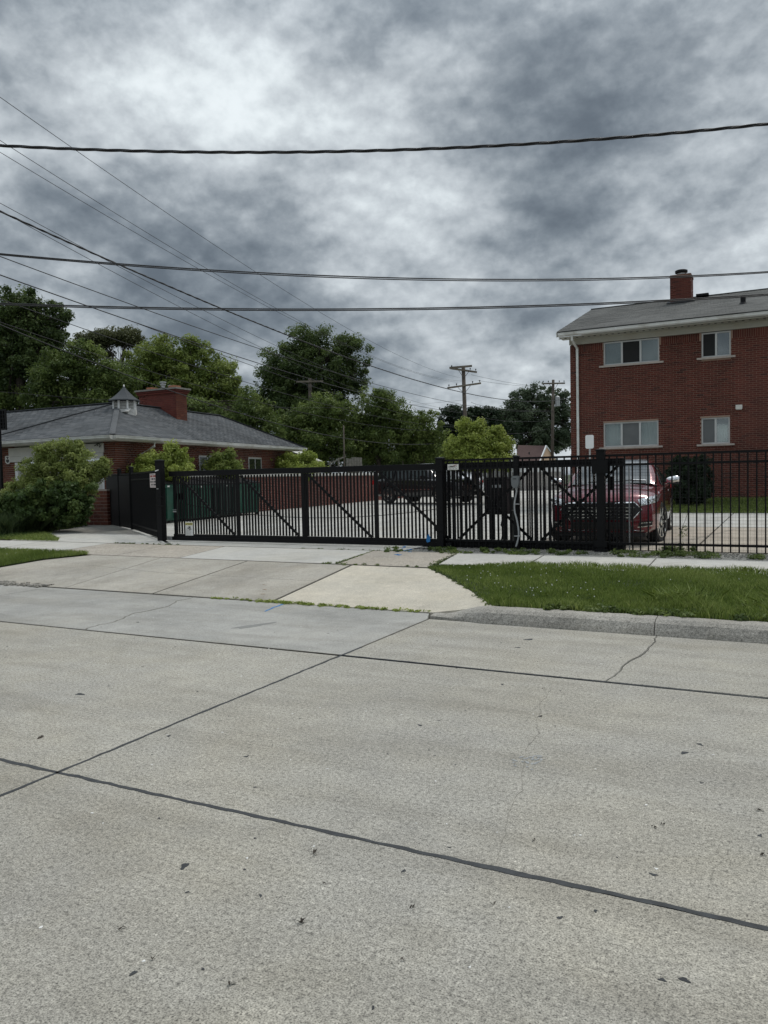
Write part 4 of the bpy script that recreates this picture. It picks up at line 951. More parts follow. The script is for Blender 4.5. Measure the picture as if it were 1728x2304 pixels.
# emblem plaque on brick
p0 = ony(12, 1026, wc.y-.03); p1 = ony(24, 1044, wc.y-.03); xm = (p0.x+p1.x)/2; zm = (p0.z+p1.z)/2; hw = (p1.x-p0.x)/2; hh_ = (p0.z-p1.z)/2
pl = [(xm-hw, 0, zm+hh_*.9), (xm-hw*.5, 0, zm+hh_), (xm+hw*.5, 0, zm+hh_), (xm+hw, 0, zm+hh_*.9), (xm+hw, 0, zm-hh_*.5), (xm+hw*.5, 0, zm-hh_*.9), (xm, 0, zm-hh_), (xm-hw*.5, 0, zm-hh_*.9), (xm-hw, 0, zm-hh_*.5)]
plq = thing('wall_plaque', 'small white shield plaque with dark emblem on the brick by the garage', 'plaque', (xm, wc.y, zm))
part(plq, 'plaque', MB().solid([(a, wc.y-.045, c) for a, b, c in pl], (0, 1, 0), .015), M_sign)
e = MB(); e.solid([(xm-hw*.55, wc.y-.05, zm+hh_*.66), (xm, wc.y-.05, zm+hh_*.80), (xm+hw*.55, wc.y-.05, zm+hh_*.66), (xm+hw*.35, wc.y-.05, zm+hh_*.50), (xm-hw*.35, wc.y-.05, zm+hh_*.50)], (0, 1, 0), .004)
e.solid([(xm-hw*.12, wc.y-.05, zm+hh_*.5), (xm+hw*.12, wc.y-.05, zm+hh_*.5), (xm+hw*.25, wc.y-.05, zm+hh_*.15), (xm-hw*.25, wc.y-.05, zm+hh_*.15)], (0, 1, 0), .004)
e.solid([(xm-hw*.6, wc.y-.05, zm+hh_*.08), (xm+hw*.6, wc.y-.05, zm+hh_*.08), (xm+hw*.6, wc.y-.05, zm-hh_*.4), (xm, wc.y-.05, zm-hh_*.75), (xm-hw*.6, wc.y-.05, zm-hh_*.4)], (0, 1, 0), .004)
part(plq, 'emblem', e, M_ink)
# soffit, gutters, downspout
so_ = MB(); so_.prism([(C1.x, C1.y), (C2.x, C2.y), (wc2.x-.2, wc2.y), (wc.x-.2, wc.y+.2), (-30, wc.y+.2), (-30, C1.y)], 2.80, 2.83); part(hs, 'soffit', so_, M_siding)
def gutter(a, b, out):
    mb = MB(); a = Vector(a); b = Vector(b); out = Vector(out); n = len(prof)
    mb.v = [tuple(a-out*y+Vector((0, 0, z-.04))) for y, z in prof]+[tuple(b-out*y+Vector((0, 0, z-.04))) for y, z in prof]
    mb.f = [tuple(range(n)), tuple(range(n, 2*n))[::-1]]+[(i, n+i, n+(i+1) % n, (i+1) % n) for i in range(n)]; return mb
part(hs, 'gutter', gutter((-30, C1.y, 2.86), (C1.x+.02, C1.y, 2.86), (0, -1, 0)), M_alu)
part(hs, 'gutter', gutter(C1+Vector((.0, .01, -.07)), C2+Vector((0, 0, -.07)), snv), M_alu)
dp = wc+sdir*1.15+snv*.05; ep = C1+sdir*2.0+snv*.03
mb = MB().tube([(ep.x, ep.y, 2.8), (ep.x, ep.y, 2.68), (dp.x, dp.y, 2.42), (dp.x, dp.y, .4)], .04, 8); part(hs, 'downspout', mb, M_alu)
# roof planes
def plane_solid(mb, pts, t=.03): mb.solid(pts, (0, 0, 1), t)
LR = Vector((-30, 20.0, 4.28)); Wv = Vector((-27.2, 20.0-1.25, 3.5))
mb = MB(); plane_solid(mb, [C0, C1, Apx]); plane_solid(mb, [C1, C2, Bpx, Apx]); Cb = C2-hx*6.3
plane_solid(mb, [C2, Cb, Bpx]); plane_solid(mb, [Cb, C0, Apx, Bpx])
WL = Vector((-30, 17.4, 3.06)); plane_solid(mb, [Vector((-30, 16.9, 2.93)), C0, Apx, Vector((-30, 20.0, 4.262))]); plane_solid(mb, [Vector((-30, 20, 4.262)), Apx, Vector((-22, 24, 2.8)), Vector((-30, 24, 2.8))])
roof = part(hs, 'roof', mb, M_shing)
def roof_shingles(par, P0, P1, P2, m_, maxp, cut=None, P3=None):
    """roof face P0-P1 eave, apex P2 (P3)"""
    U = (P1-P0).normalized(); N_ = U.cross(P2-P0).normalized(); V_ = N_.cross(U)
    if V_.z < 0: V_ = -V_
    pts = [P0, P1, P2]+([P3] if P3 is not None else [])
    poly = [((p-P0).dot(U), (p-P0).dot(V_)) for p in pts]
    it = shingle_items(P0+Vector((0, 0, .032)), U, V_, poly); pieces(par, 'shingle', it, U, V_, U.cross(V_), m_, maxp)
roof_shingles(hs, C0, C1, Apx, M_shing, 140); roof_shingles(hs, C1, C2, Bpx, M_shing, 160, P3=Apx)
P0 = Vector((-30, 16.9, 2.93)); roof_shingles(hs, P0, C0, Apx, M_shing, 0, P3=Vector((-30, 20, 4.262)))
for a_, b_, w_ in ((C1, Apx, .17), (C0, Apx, .16), (C2, Bpx, .22)): part(hs, 'hip_cap', MB().bar(a_+Vector((0, 0, .05)), b_+Vector((0, 0, .05)), w_, .02), M_shing)
part(hs, 'ridge_cap', MB().bar(Apx+Vector((0, 0, .055)), Bpx+Vector((0, 0, .055)), .22, .025).bar(Apx+Vector((0, 0, .055)), (-30, 20, 4.335), .22, .025), M_shing)
# cupola
cu = thing('cupola', 'white louvred cupola with pointed shingle cap on the house roof', 'cupola', (Apx.x+.15, 19.85, 4.1))
cc = Vector((Apx.x+.60, 19.70, 0)); rt = radians(30)
def ngon(r, z, n=8): return [(cc.x+1.03*r*cos(2*pi*i/n+rt/2), cc.y+1.03*r*sin(2*pi*i/n+rt/2), z) for i in range(n)]
mb = MB(); mb.prism([p[:2] for p in ngon(.40, 0)], 3.75, 4.02); part(cu, 'base', mb, M_cup)
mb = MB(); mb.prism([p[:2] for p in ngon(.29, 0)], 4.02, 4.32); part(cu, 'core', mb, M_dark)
for i in range(8):
    a = ngon(.355, 0)[i]; b = ngon(.355, 0)[(i+1) % 8]
    part(cu, 'corner_post', MB().bx(a[0]-.025, a[0]+.025, a[1]-.025, a[1]+.025, 4.02, 4.32), M_white)
    for k in range(5):
        z = 4.06+k*.05
        va, vb = Vector((a[0], a[1], z)), Vector((b[0], b[1], z)); mid_ = (va+vb)/2; d = (vb-va).normalized(); o_ = Vector((mid_.x-cc.x, mid_.y-cc.y, 0)).normalized()
        part(cu, 'louvre', MB().box(mid_-o_*.015, ((vb-va).length/2-.02, .004, .022), (d, (o_*.8+Vector((0, 0, .6))).normalized(), (Vector((0, 0, .8))-o_*.6).normalized())), M_cup)
cap = MB(); rings = [(.52, 4.31), (.515, 4.34), (.42, 4.40), (.29, 4.50), (.16, 4.63), (.05, 4.76), (.02, 4.80)]
for r, z in rings: cap.v += ngon(r, z, 8)
for k in range(len(rings)-1):
    for i in range(8): cap.f.append((k*8+i, k*8+(i+1) % 8, (k+1)*8+(i+1) % 8, (k+1)*8+i))
cap.f.append(tuple(range(8))[::-1]); cap.f.append(tuple(range(48, 56)))
part(cu, 'cap', cap, M_shing); part(cu, 'finial', MB().lathe([(.025, 4.80), (.03, 4.83), (.008, 4.88)], (cc.x, cc.y, 0), 8), M_sign)
part(cu, 'flashing', MB().solid([(cc.x-.05, cc.y-.62, 3.86), (cc.x+.52, cc.y-.36, 3.90), (cc.x+.40, cc.y-.1, 4.02), (cc.x-.05, cc.y-.3, 4.04)], (0, -.3, .9), .02), M_cup)
# chimney of the house
c0 = ony(313, 905, 22.3); c1 = ony(396, 905, 22.3); hx0, hx1 = c0.x, c1.x
hc = thing('roof_chimney', 'wide red brick chimney with grey cap slab rising behind the cupola', 'chimney', ((hx0+hx1)/2, 21.8, 3.2))
part(hc, 'core', MB().bx(hx0, hx1, 21.42, 21.98, 3.1, 4.84), M_mortard)
it = brick_items((hx0-.02, 21.42, 3.3), (1, 0, 0), (0, -1, 0), hx1-hx0+.026, 0, 1.45); pieces(hc, 'brick', it, (1, 0, 0), (0, 1, 0), (0, 0, 1), varmat('soot_red_brick', [(0, (.095, .020, .014)), (.5, (.12, .025, .017)), (1, (.145, .032, .022))]), 150)
it = brick_items((hx1, 21.4, 3.3), (0, 1, 0), (1, 0, 0), .58, 0, 1.45); pieces(hc, 'brick', it, (0, 1, 0), (1, 0, 0), (0, 0, 1), M_brick2, 100)
MBr = MATS['soot_red_brick']
for k, (o_, z0) in enumerate(((.035, 4.68), (.07, 4.75))): part(hc, 'corbel_course', MB().bx(hx0-o_-.02, hx1+o_+.02, 21.40-o_, 22.0+o_, z0, z0+.062), MBr)
part(hc, 'cap_slab', MB().bx(hx0-.12, hx1+.12, 21.29, 22.11, 4.82, 4.88), mat('grey_slab', (.22, .21, .19), .9, 0, .2, 8, .4, 60))
for k, (fx, w) in enumerate(((hx0+.33, .13), (hx1-.38, .15))): part(hc, 'clay_flue', MB().bx(fx-w, fx+w, 21.6, 21.95, 4.88, 5.0), mat('terracotta', (.32, .14, .08), .9, 0, .2, 8))
part(hc, 'metal_flue', MB().lathe([(.07, 0), (.07, .17), (.11, .19), (.11, .24), (.05, .25), (.05, .27), (.13, .28), (.12, .31), (.02, .32)], (hx0+.86, 21.8, 4.88), 14), M_metalgrey)
part(hc, 'pipe_vent', MB().lathe([(.05, 0), (.05, .12), (.09, .13), (.09, .17), (.02, .18)], (hx0+1.12, 21.9, 4.88), 10), M_metalgrey)
a = Vector((hx1-.95, 21.39, 4.05)); b = Vector((hx1+.03, 21.39, 3.55))
mb = MB()
for k in range(5): t = k/5; q = a.lerp(b, t); mb.bx(q.x, q.x+.22, 21.37, 21.395, q.z-.16, q.z+.05)
mb.bx(hx1+.025, hx1+.045, 21.38, 22.0, 3.4, 3.66); part(hc, 'step_flashing', mb, M_lead)
hc.location = Vector(hc.location)+Vector((0, .9, .15))

# black iron screen panel at the left edge
scn = thing('iron_screen', 'black iron lattice screen at the left edge of the photo before the roof', 'screen', (-18.9, 13.9, .25))
P0 = ony(-40, 925, 14.0); P1 = ony(15, 967, 14.0)
mb = MB().bx(P0.x, P1.x, 13.98, 14.02, P1.z, P1.z+.04).bx(P0.x, P1.x, 13.98, 14.02, P0.z-.04, P0.z).bx(P1.x-.04, P1.x, 13.98, 14.02, P1.z+.04, P0.z-.04); part(scn, 'frame', mb, M_black)
mb = MB()
for k in range(5): x = P1.x-.12-k*.12; mb.bx(x, x+.02, 13.985, 14.015, P1.z+.04, P0.z-.04)
for k in range(4): z = P1.z+.1+k*.1; mb.bx(P0.x, P1.x-.04, 13.99, 14.01, z, z+.018)
mb.bx(P0.x, P1.x-.04, 14.02, 14.03, P1.z+.03, P0.z-.03); part(scn, 'lattice', mb, M_blackr)
Q = ony(-8, 1000, 14.0); part(scn, 'post', MB().bx(Q.x-.06, Q.x+.085, 14.035, 14.10, .2, P0.z-.1), M_black)

# ================================================================== LOW BRICK YARD WALL
w0 = Vector((-17.80, 18.0, .25)); w1 = Vector((-19.35, 42.5, .38)); wd = Vector((w1.x-w0.x, w1.y-w0.y, 0)); wlen = wd.length; wd.normalize(); wn = Vector((wd.y, -wd.x, 0))
yw = thing('yard_wall', 'long low red brick wall with white coping along the yard behind the gate', 'wall', (w0.x, w0.y, .27))
mb = MB(); wallseg(mb, w0, w1, .1, 1.66, .2, 1); part(yw, 'core', mb, M_mortar2)
it = brick_items(w0, wd, wn, wlen, 0, 1.38, jt=.011); pieces(yw, 'brick', it, wd, -wn, (0, 0, 1), M_brickw, 0)
n = 26
for i in range(n):
    a = w0+wd*(wlen*i/n+.004); b = w0+wd*(wlen*(i+1)/n-.004); m_ = (a+b)/2-wn*.1
    part(yw, 'coping_stone', MB().box((m_.x, m_.y, 1.715+.0), (wlen/n/2-.006, .15, .05), (wd, wn, Vector((0, 0, 1)))), M_siding)
# faint painted marks on the wall
for px, s in ((603, 'DOVE'), (608, None)):
    pass

# ================================================================== GATE AND FENCES
GY = 13.10                                   # the gate runs just behind the front fence line (FY)
FY = 12.98
UP = Vector((0, 0, 1))
gate = thing('sliding_gate', 'long black picket sliding gate with diagonal braces across the driveway', 'gate', (-8.8, GY, .22))
gx0, gx1 = -12.0, -2.36; gt, gb = 1.745, .29
part(gate, 'top_rail', MB().bx(gx0-.10, gx1, GY-.03, GY+.03, gt-.115, gt), M_black, bevel=.004)
part(gate, 'bottom_rail', MB().bx(gx0-.02, gx1, GY-.025, GY+.025, gb+.012, gb+.075), M_black)
part(gate, 'track_beam', MB().bx(gx0-.12, gx1, GY-.045, GY+.045, gb-.085, gb+.010), M_black, bevel=.004)
ups = [(-11.96, .075), (-10.24, .075), (-8.60, .075), (-6.95, .075), (-5.36, .055), (-3.84, .055), (-2.40, .06)]
for x, w in ups: part(gate, 'stile', MB().bx(x-w/2, x+w/2, GY-.024, GY+.024, gb+.077, gt-.117), M_black)
part(gate, 'stile_gap', MB().bx(-8.60+.055, -8.60+.075, GY-.02, GY+.02, gb+.077, gt-.117), M_black)
xs_ = []
x = gx0+.135
pk = MB().box((0, 0, 0), (.0145, .0145, (gt-gb-.20)/2)).mesh('picket'); pk.materials.append(M_black)
zc = (gt+gb-.04)/2
while x < gx1-.05:
    if all(abs(x-u) > w/2+.026 for u, w in ups):
        o = bpy.data.objects.new('picket', pk); COL.objects.link(o); o.parent = gate; o.matrix_parent_inverse = INV[gate.name]; o.matrix_basis = Matrix.Translation((x, GY+.0, zc))
    x += .0765
def diag(par, xa, za, xb, zb, w=.045, y=GY-.032, name='brace'):
    part(par, name, MB().bar((xa, y, za), (xb, y, zb), .014, w, (0, 0, 1)), M_black)
for xa, xb in ((-11.80, -10.32), (-10.14, -8.70), (-8.48, -7.04), (-6.86, -5.45)): diag(gate, xa, gt-.13, xb, gb+.08, .05)
diag(gate, -5.28, gt-.12, -3.92, gb+.08, .045, GY+.032); diag(gate, -5.28, gb+.08, -3.92, gt-.12, .045, GY+.047)
diag(gate, -3.76, gt-.12, -2.46, gb+.08, .045, GY+.032); diag(gate, -3.76, gb+.08, -2.46, gt-.12, .045, GY+.047)
# hardware near the latch end
part(gate, 'catch_plate', MB().bx(-12.02, -11.92, GY-.028, GY-.0245, .845, .875), M_metalgrey)
part(gate, 'catch_plate', MB().bx(-12.02, -11.92, GY-.028, GY-.0245, .895, .905), M_metalgrey)
part(gate, 'lock_box', MB().bx(-11.90, -11.74, GY+.018, GY+.06, 1.12, 1.26), M_blackr)
part(gate, 'roller_bracket', MB().bx(-12.17, -12.05, GY-.05, GY+.05, .235, .30).lathe([(.03, -.03), (.03, .03)], (-12.1, GY, .235), 10, (Vector((1, 0, 0)), UP, Vector((0, 1, 0)))), M_metalgrey)
# drive chain sagging along the gate
mb = MB(); pts = []
for i in range(41):
    t = i/40; X_ = lerp(-11.7, -5.0, t); pts.append((X_, GY+.06, 1.02-.30*4*t*(1-t)*.95+.0*t))
mb.tube(pts, .006, 5); part(gate, 'drive_chain', mb, M_blackr)
p = ony(964, 1214, GY-.05)
mb = MB().solid([(p.x-.03, GY-.052, p.z+.05), (p.x-.045, GY-.058, p.z-.02), (p.x-.02, GY-.06, p.z-.055), (p.x+.035, GY-.056, p.z-.035), (p.x+.04, GY-.052, p.z+.04), (p.x, GY-.05, p.z+.11)], (0, 1, 0), .003)
part(gate, 'tape_flag', mb, M_blue)
# warning sign on the gate
q0 = ony(416, 1174, GY-.035); q1 = ony(434, 1205, GY-.035)
ws = thing('warning_sign', 'white and yellow WARNING sign low on the left end of the sliding gate', 'sign', (q0.x, GY, q1.z))
sx0, sx1, sz0, sz1 = q0.x, q1.x, q1.z, q0.z; ywn = GY-.022
part(ws, 'sign_plate', MB().bx(sx0, sx1, ywn-.004, ywn, sz0, sz1), M_sign)
part(ws, 'heading_band', MB().bx(sx0+.006, sx1-.006, ywn-.006, ywn-.0045, sz1-.075, sz1-.02), M_inkyel)
def put_text(par, txt, size, m, c, sx_=1.0, name='lettering', bold=False, rz=0):
    me = text_mesh(txt, size, m, bold); o = part(par, name, me, m)
    o.matrix_basis = Matrix.Translation(Vector(c)) @ Matrix.Rotation(rz, 4, 'Z') @ Matrix.Rotation(pi/2, 4, 'X') @ Matrix.Diagonal((sx_, 1, 1, 1)); return o
put_text(ws, 'WARNING', .040, M_ink, ((sx0+sx1)/2+.015, ywn-.0075, sz1-.048), .80, bold=True)
cx_ = (sx0+sx1)/2
part(ws, 'warning_triangle', MB().solid([(sx0+.014, ywn-.0065, sz1-.064), (sx0+.046, ywn-.0065, sz1-.064), (sx0+.030, ywn-.0065, sz1-.032)], (0, -1, 0), .001), M_ink)
pic = MB().solid([(cx_-.05, ywn-.005, sz1-.135), (cx_-.02, ywn-.005, sz1-.12), (cx_+.0, ywn-.005, sz1-.14), (cx_-.03, ywn-.005, sz1-.16)], (0, -1, 0), .001)
pic.solid([(cx_+.0, ywn-.005, sz1-.10), (cx_+.035, ywn-.005, sz1-.095), (cx_+.04, ywn-.005, sz1-.18), (cx_+.015, ywn-.005, sz1-.17)], (0, -1, 0), .001)
pic.bar((cx_-.02, ywn-.005, sz1-.10), (cx_+.02, ywn-.005, sz1-.145), .002, .010).bar((cx_-.0, ywn-.005, sz1-.19), (cx_+.02, ywn-.005, sz1-.15), .002, .010)
part(ws, 'pictogram', pic, M_ink)
mb = MB()
for k in range(8): w = random.uniform(.7, 1)*(sx1-sx0-.03); mb.bx(sx0+.015, sx0+.015+w, ywn-.0052, ywn-.0042, sz0+.022+k*.017, sz0+.027+k*.017)
part(ws, 'fine_print', mb, mat('print_grey', (.30, .30, .29), .6), kind='stuff')

def post(name, label, x, y, w, z0, z1, cap=.0, base=True, m=M_black):
    t = thing(name, label, 'fence post', (x, y, z0))
    part(t, 'shaft', MB().bx(x-w/2, x+w/2, y-w/2, y+w/2, z0-.02, z1), m, bevel=.003)
    mb = MB().bx(x-w/2-.012, x+w/2+.012, y-w/2-.012, y+w/2+.012, z1+.001, z1+.02)
    a = w/2+.008; mb.add([(x-a, y-a, z1+.021), (x+a, y-a, z1+.021), (x+a, y+a, z1+.021), (x-a, y+a, z1+.021), (x, y, z1+.04)], [(0, 1, 4), (1, 2, 4), (2, 3, 4), (3, 0, 4), (3, 2, 1, 0)])
    part(t, 'cap', mb, m)
    return t
# tall latch post at the left end of the gate
lp = post('latch_post', 'tall thick black latch post left of the gate with steel catches', -12.22, 12.93, .145, .22, 1.97)
for z in (1.19, .99): part(lp, 'catch_arm', MB().bx(-12.29, -12.06, 12.83, 12.855, z-.012, z+.012), M_black)
part(lp, 'bolt_plate', MB().bx(-12.26, -12.21, 12.848, 12.856, 1.36, 1.375), M_metalgrey)
part(lp, 'reflector', MB().solid([(-12.29, 12.852, 1.745), (-12.19, 12.852, 1.77), (-12.19, 12.852, 1.79), (-12.29, 12.852, 1.77)], (0, 1, 0), .004), M_sign)
cp = post('gate_post', 'black gate post with cap at the joint between gate and right fence', -5.555, 12.955, .13, .21, 1.82)
part(cp, 'foot_plate', MB().bx(-5.66, -5.34, 12.87, 13.02, .205, .235).bx(-5.45, -5.34, 12.90, 13.0, .236, .31), M_black)
part(cp, 'roller_guide', MB().bx(-5.635, -5.475, 12.875, 12.885, 1.60, 1.72).bx(-5.63, -5.48, 12.87, 12.884, .52, .62), M_black)
mp = post('fence_post', 'slim black fence post carrying the grey reader box and conduit', -4.14, 12.975, .085, .20, 1.81)
rp = post('fence_post', 'wide black fence post with bracket in front of the red car', -2.70, 12.955, .13, .21, 1.87)
part(rp, 'guide_bracket', MB().bx(-2.83, -2.575, 12.87, 12.888, 1.50, 1.72), M_black); part(rp, 'guide_bracket', MB().bx(-2.80, -2.60, 12.875, 12.887, .30, .40), M_black)
part(rp, 'foot_plate', MB().bx(-2.80, -2.60, 12.86, 13.05, .205, .26), M_black)
# front picket fence, right of the gate post
def fence_panel(label, x0, x1, y, ztop, zbot, gap=.122, xs_rails=(1.79, 1.635, .355), rail_h=.035):
    t = thing('picket_fence', label, 'fence', ((x0+x1)/2, y, .22), group=None)
    for z in xs_rails: part(t, 'rail', MB().bx(x0, x1, y-.019, y+.019, z-rail_h/2, z+rail_h/2), M_black)
    me = MB().box((0, 0, 0), (.0105, .0105, (ztop-zbot)/2)).mesh('picket'); me.materials.append(M_black)
    n = max(1, int(round((x1-x0)/gap)))
    for i in range(n):
        X_ = x0+(x1-x0)*(i+.5)/n
        o = bpy.data.objects.new('picket', me); COL.objects.link(o); o.parent = t; o.matrix_parent_inverse = INV[t.name]; o.matrix_basis = Matrix.Translation((X_, y, (ztop+zbot)/2))
    # welded wire mesh hung behind the pickets
    mb = MB(); k = 0; X_ = x0+.01
    while X_ < x1: mb.bx(X_-.0011, X_+.0011, y+.022, y+.0245, .215, ztop-.03); X_ += .0508
    z = .23
    while z < ztop-.03: mb.bx(x0, x1, y+.0247, y+.0265, z-.0011, z+.0011); z += .0508
    part(t, 'wire_mesh', mb, M_wire, kind='stuff'); return t
fence_panel('black picket fence panel with wire mesh between gate post and reader post', -5.48, -4.19, FY, 1.775, .245)
fence_panel('black picket fence panel with wire mesh between reader post and wide post', -4.09, -2.77, FY, 1.775, .245)
fence_panel('black picket fence panel with wire mesh running to the right photo edge', -2.63, -.22, FY, 1.775, .245)
fence_panel('black picket fence panel continuing past the right photo edge', -.12, 2.3, FY, 1.775, .245)
post('fence_post', 'slim black fence post just beyond the right photo edge', -.17, FY, .06, .2, 1.86)
post('fence_post', 'far right slim black fence post outside the photo', 2.35, FY, .06, .2, 1.86)
# left return fence, running back to the house
RP = [Vector((-12.32, 13.02, 0)), Vector((-15.78, 15.60, 0)), Vector((-17.10, 16.45, 0)), Vector((-18.55, 17.35, 0))]
def ret_panel(label, a, b, gap=.115, solid_back=False):
    d = (b-a); Ld = d.length; d.normalize(); t = thing('picket_fence', label, 'fence', ((a.x+b.x)/2, (a.y+b.y)/2, .25)); nv = Vector((d.y, -d.x, 0))
    for z in (1.76, 1.60, .40): part(t, 'rail', MB().bar(a+UP*z, b+UP*z, .038, .038), M_black)
    me = MB().box((0, 0, 0), (.0125, .0125, .76)).mesh('picket'); me.materials.append(M_black); n = int(Ld/gap)
    for i in range(n):
        p = a+d*(Ld*(i+.5)/n); o = bpy.data.objects.new('picket', me); COL.objects.link(o); o.parent = t; o.matrix_parent_inverse = INV[t.name]; o.matrix_basis = Matrix.Translation((p.x, p.y, 1.02)) @ Matrix.Rotation(atan2(d.y, d.x), 4, 'Z')
    if solid_back:
        q = (a+b)/2-nv*.035; sgn = part(t, 'privacy_screen', MB().box((q.x, q.y, 1.0), (Ld/2, .004, .72), (d, nv, UP)), M_blackr)
    return t
ret_panel('black picket fence panel with small white notice left of the latch post', RP[0]+Vector((-.06, .05, 0)), RP[1]+Vector((.05, -.04, 0)))
ret_panel('narrow black picket gate leaf between two slim posts left of the driveway', RP[1]+Vector((-.05, .04, 0)), RP[2]+Vector((.05, -.03, 0)), .1, True)
ret_panel('black picket fence panel with dark screening next to the house corner', RP[2]+Vector((-.05, .03, 0)), RP[3], .1, True)
post('fence_post', 'slim black hinge post of the return fence nearer the notice', RP[1].x, RP[1].y, .085, .23, 1.92)
post('fence_post', 'slim black latch post of the return fence nearer the house', RP[2].x, RP[2].y, .085, .25, 1.90)
part(bpy.data.objects['fence_post'], 'clamp', MB().bx(-4.2, -4.08, 12.925, 12.93, 1.66, 1.70), M_black)
# notice on the return fence
q0 = RP[0]+(RP[1]-RP[0])*.155; dd_ = (RP[1]-RP[0]).normalized(); nn_ = Vector((dd_.y, -dd_.x, 0)) 
if nn_.y > 0: nn_ = -nn_
rz_ = atan2(-dd_.y, -dd_.x)
def onplane(px, py, p0, nv): r = uray(px, py); return O+r*((p0-O).dot(nv)/r.dot(nv))
P0_ = RP[0]+nn_*.03
A_ = onplane(337, 1066, P0_, nn_); B_ = onplane(351.5, 1064, P0_, nn_); Cc_ = onplane(339, 1097, P0_, nn_)
wdt = Vector((B_.x-A_.x, B_.y-A_.y, 0)).length; hgt = A_.z-Cc_.z; cen = Vector(((A_.x+B_.x)/2, (A_.y+B_.y)/2, (A_.z+Cc_.z)/2))
ns = thing('notice_sign', 'white notice with lines of bold words on the fence left of the latch post', 'sign', (cen.x, cen.y, Cc_.z))
ax_ = (-dd_, nn_, UP)
part(ns, 'sign_plate', MB().box(cen, (wdt/2, .003, hgt/2), ax_), mat('aged_sign', (.60, .52, .50), .6, 0, .08, 9))
def word(par, u0, u1, v0, v1, m_, name='word_marks', letters=None):
    mb = MB(); k = letters or max(1, int((u1-u0)/.028))
    for i in range(k):
        a = lerp(u0, u1, i/k); b = lerp(u0, u1, (i+.78)/k); c = cen-dd_*((a+b)/2)+UP*((v0+v1)/2)+nn_*.0045
        mb.box(c, ((b-a)/2, .001, (v1-v0)/2), ax_)
    return part(par, name, mb, m_, kind='stuff')
W2, H2 = wdt/2, hgt/2
for (v, words, m_) in ((.62, ((-.80, -.12), (.10, .78)), M_inkred), (.22, ((-.62, -.50), (-.36, .18), (.36, .66)), M_ink), (-.18, ((-.80, -.40), (-.18, .14), (.34, .82)), M_ink), (-.58, ((-.60, -.36), (-.20, .06), (.22, .80)), M_ink)):
    for a, b in words: word(ns, a*W2, b*W2, (v-.12)*H2, (v+.12)*H2, m_)
word(ns, -.9*W2, .9*W2, .86*H2, .90*H2, M_ink, letters=1); word(ns, -.8*W2, .9*W2, -.90*H2, -.86*H2, M_ink, letters=1)
# fence maker's plate
q0 = ony(1007, 1045, FY-.022); q1 = ony(1032, 1057, FY-.022)
fs = thing('fence_plate', 'small white plate with dark and red lettering beside the gate post', 'sign', ((q0.x+q1.x)/2, FY, q1.z))
part(fs, 'plate', MB().bx(q0.x, q1.x, FY-.028, FY-.022, q1.z-.0, q0.z), M_sign, bevel=.002)
cxx = (q0.x+q1.x)/2; czz = (q0.z+q1.z)/2
put_text(fs, 'KIMBERLY', .044, M_ink, (cxx-.005, FY-.0295, czz+.008), .82, bold=True)
part(fs, 'swoosh', MB().solid([(cxx-.03, FY-.0288, czz+.012), (cxx+.05, FY-.0288, czz+.042), (cxx+.085, FY-.0288, czz+.046), (cxx+.05, FY-.0288, czz+.030), (cxx-.03, FY-.0288, czz+.004)], (0, 1, 0), .0006), M_inkred)
mb = MB()
for k in range(9):
    if k in (3, 6): continue
    mb.bx(cxx-.075+k*.017, cxx-.064+k*.017, FY-.0286, FY-.028, czz-.040, czz-.026)
part(fs, 'small_print', mb, M_ink, kind='stuff')
# grey reader box and flexible conduit on the slim post
a = ony(1152, 1071, 12.9); b = ony(1170, 1098, 12.9); bx_ = (a.x+b.x)/2; w_ = (b.x-a.x)/2; h_ = (a.z-b.z)/2; bz = (a.z+b.z)/2
rb = thing('reader_box', 'grey reader box with conduit on the slim post between two fence panels', 'control box', (bx_, 12.86, .22))
oct_ = [(bx_-w_, bz+h_*.55), (bx_-w_*.7, bz+h_), (bx_+w_*.75, bz+h_), (bx_+w_, bz+h_*.7), (bx_+w_*.95, bz-h_*.4), (bx_+w_*.6, bz-h_), (bx_-w_*.5, bz-h_), (bx_-w_*.9, bz-h_*.5)]
part(rb, 'housing', MB().solid([(x, 12.83, z) for x, z in oct_], (0, 1, 0), .095), M_grey, bevel=.006)
part(rb, 'slot', MB().bx(bx_-.03, bx_+.025, 12.826, 12.829, bz+h_*.48, bz+h_*.58), M_blackr)
pts = []
for px, py in ((1162, 1100), (1162, 1108), (1158, 1130), (1158, 1150), (1163, 1170), (1167, 1195), (1166, 1212), (1161, 1230)):
    p = ony(px, py, 12.88); pts.append((p.x, 12.88, p.z))
fine_pts = []
for i in range(len(pts)-1):
    for k in range(6):
        t = k/6; P = [Vector(pts[max(0, min(len(pts)-1, i+j))]) for j in (-1, 0, 1, 2)]
        fine_pts.append(.5*((2*P[1])+(P[2]-P[0])*t+(2*P[0]-5*P[1]+4*P[2]-P[3])*t*t+(-P[0]+3*P[1]-3*P[2]+P[3])*t**3))
fine_pts.append(Vector(pts[-1]))
part(rb, 'conduit', MB().tube(fine_pts, .0155, 8), M_cond, smooth=True)
part(rb, 'conduit_nut', MB().lathe([(.024, 0), (.024, .035)], (pts[0][0], 12.88, pts[0][2]-.01), 8), M_metalgrey)
for z in (1.0, .45): part(rb, 'conduit_strap', MB().bx(-4.16, -4.06, 12.86, 12.93, z, z+.014), M_metalgrey)
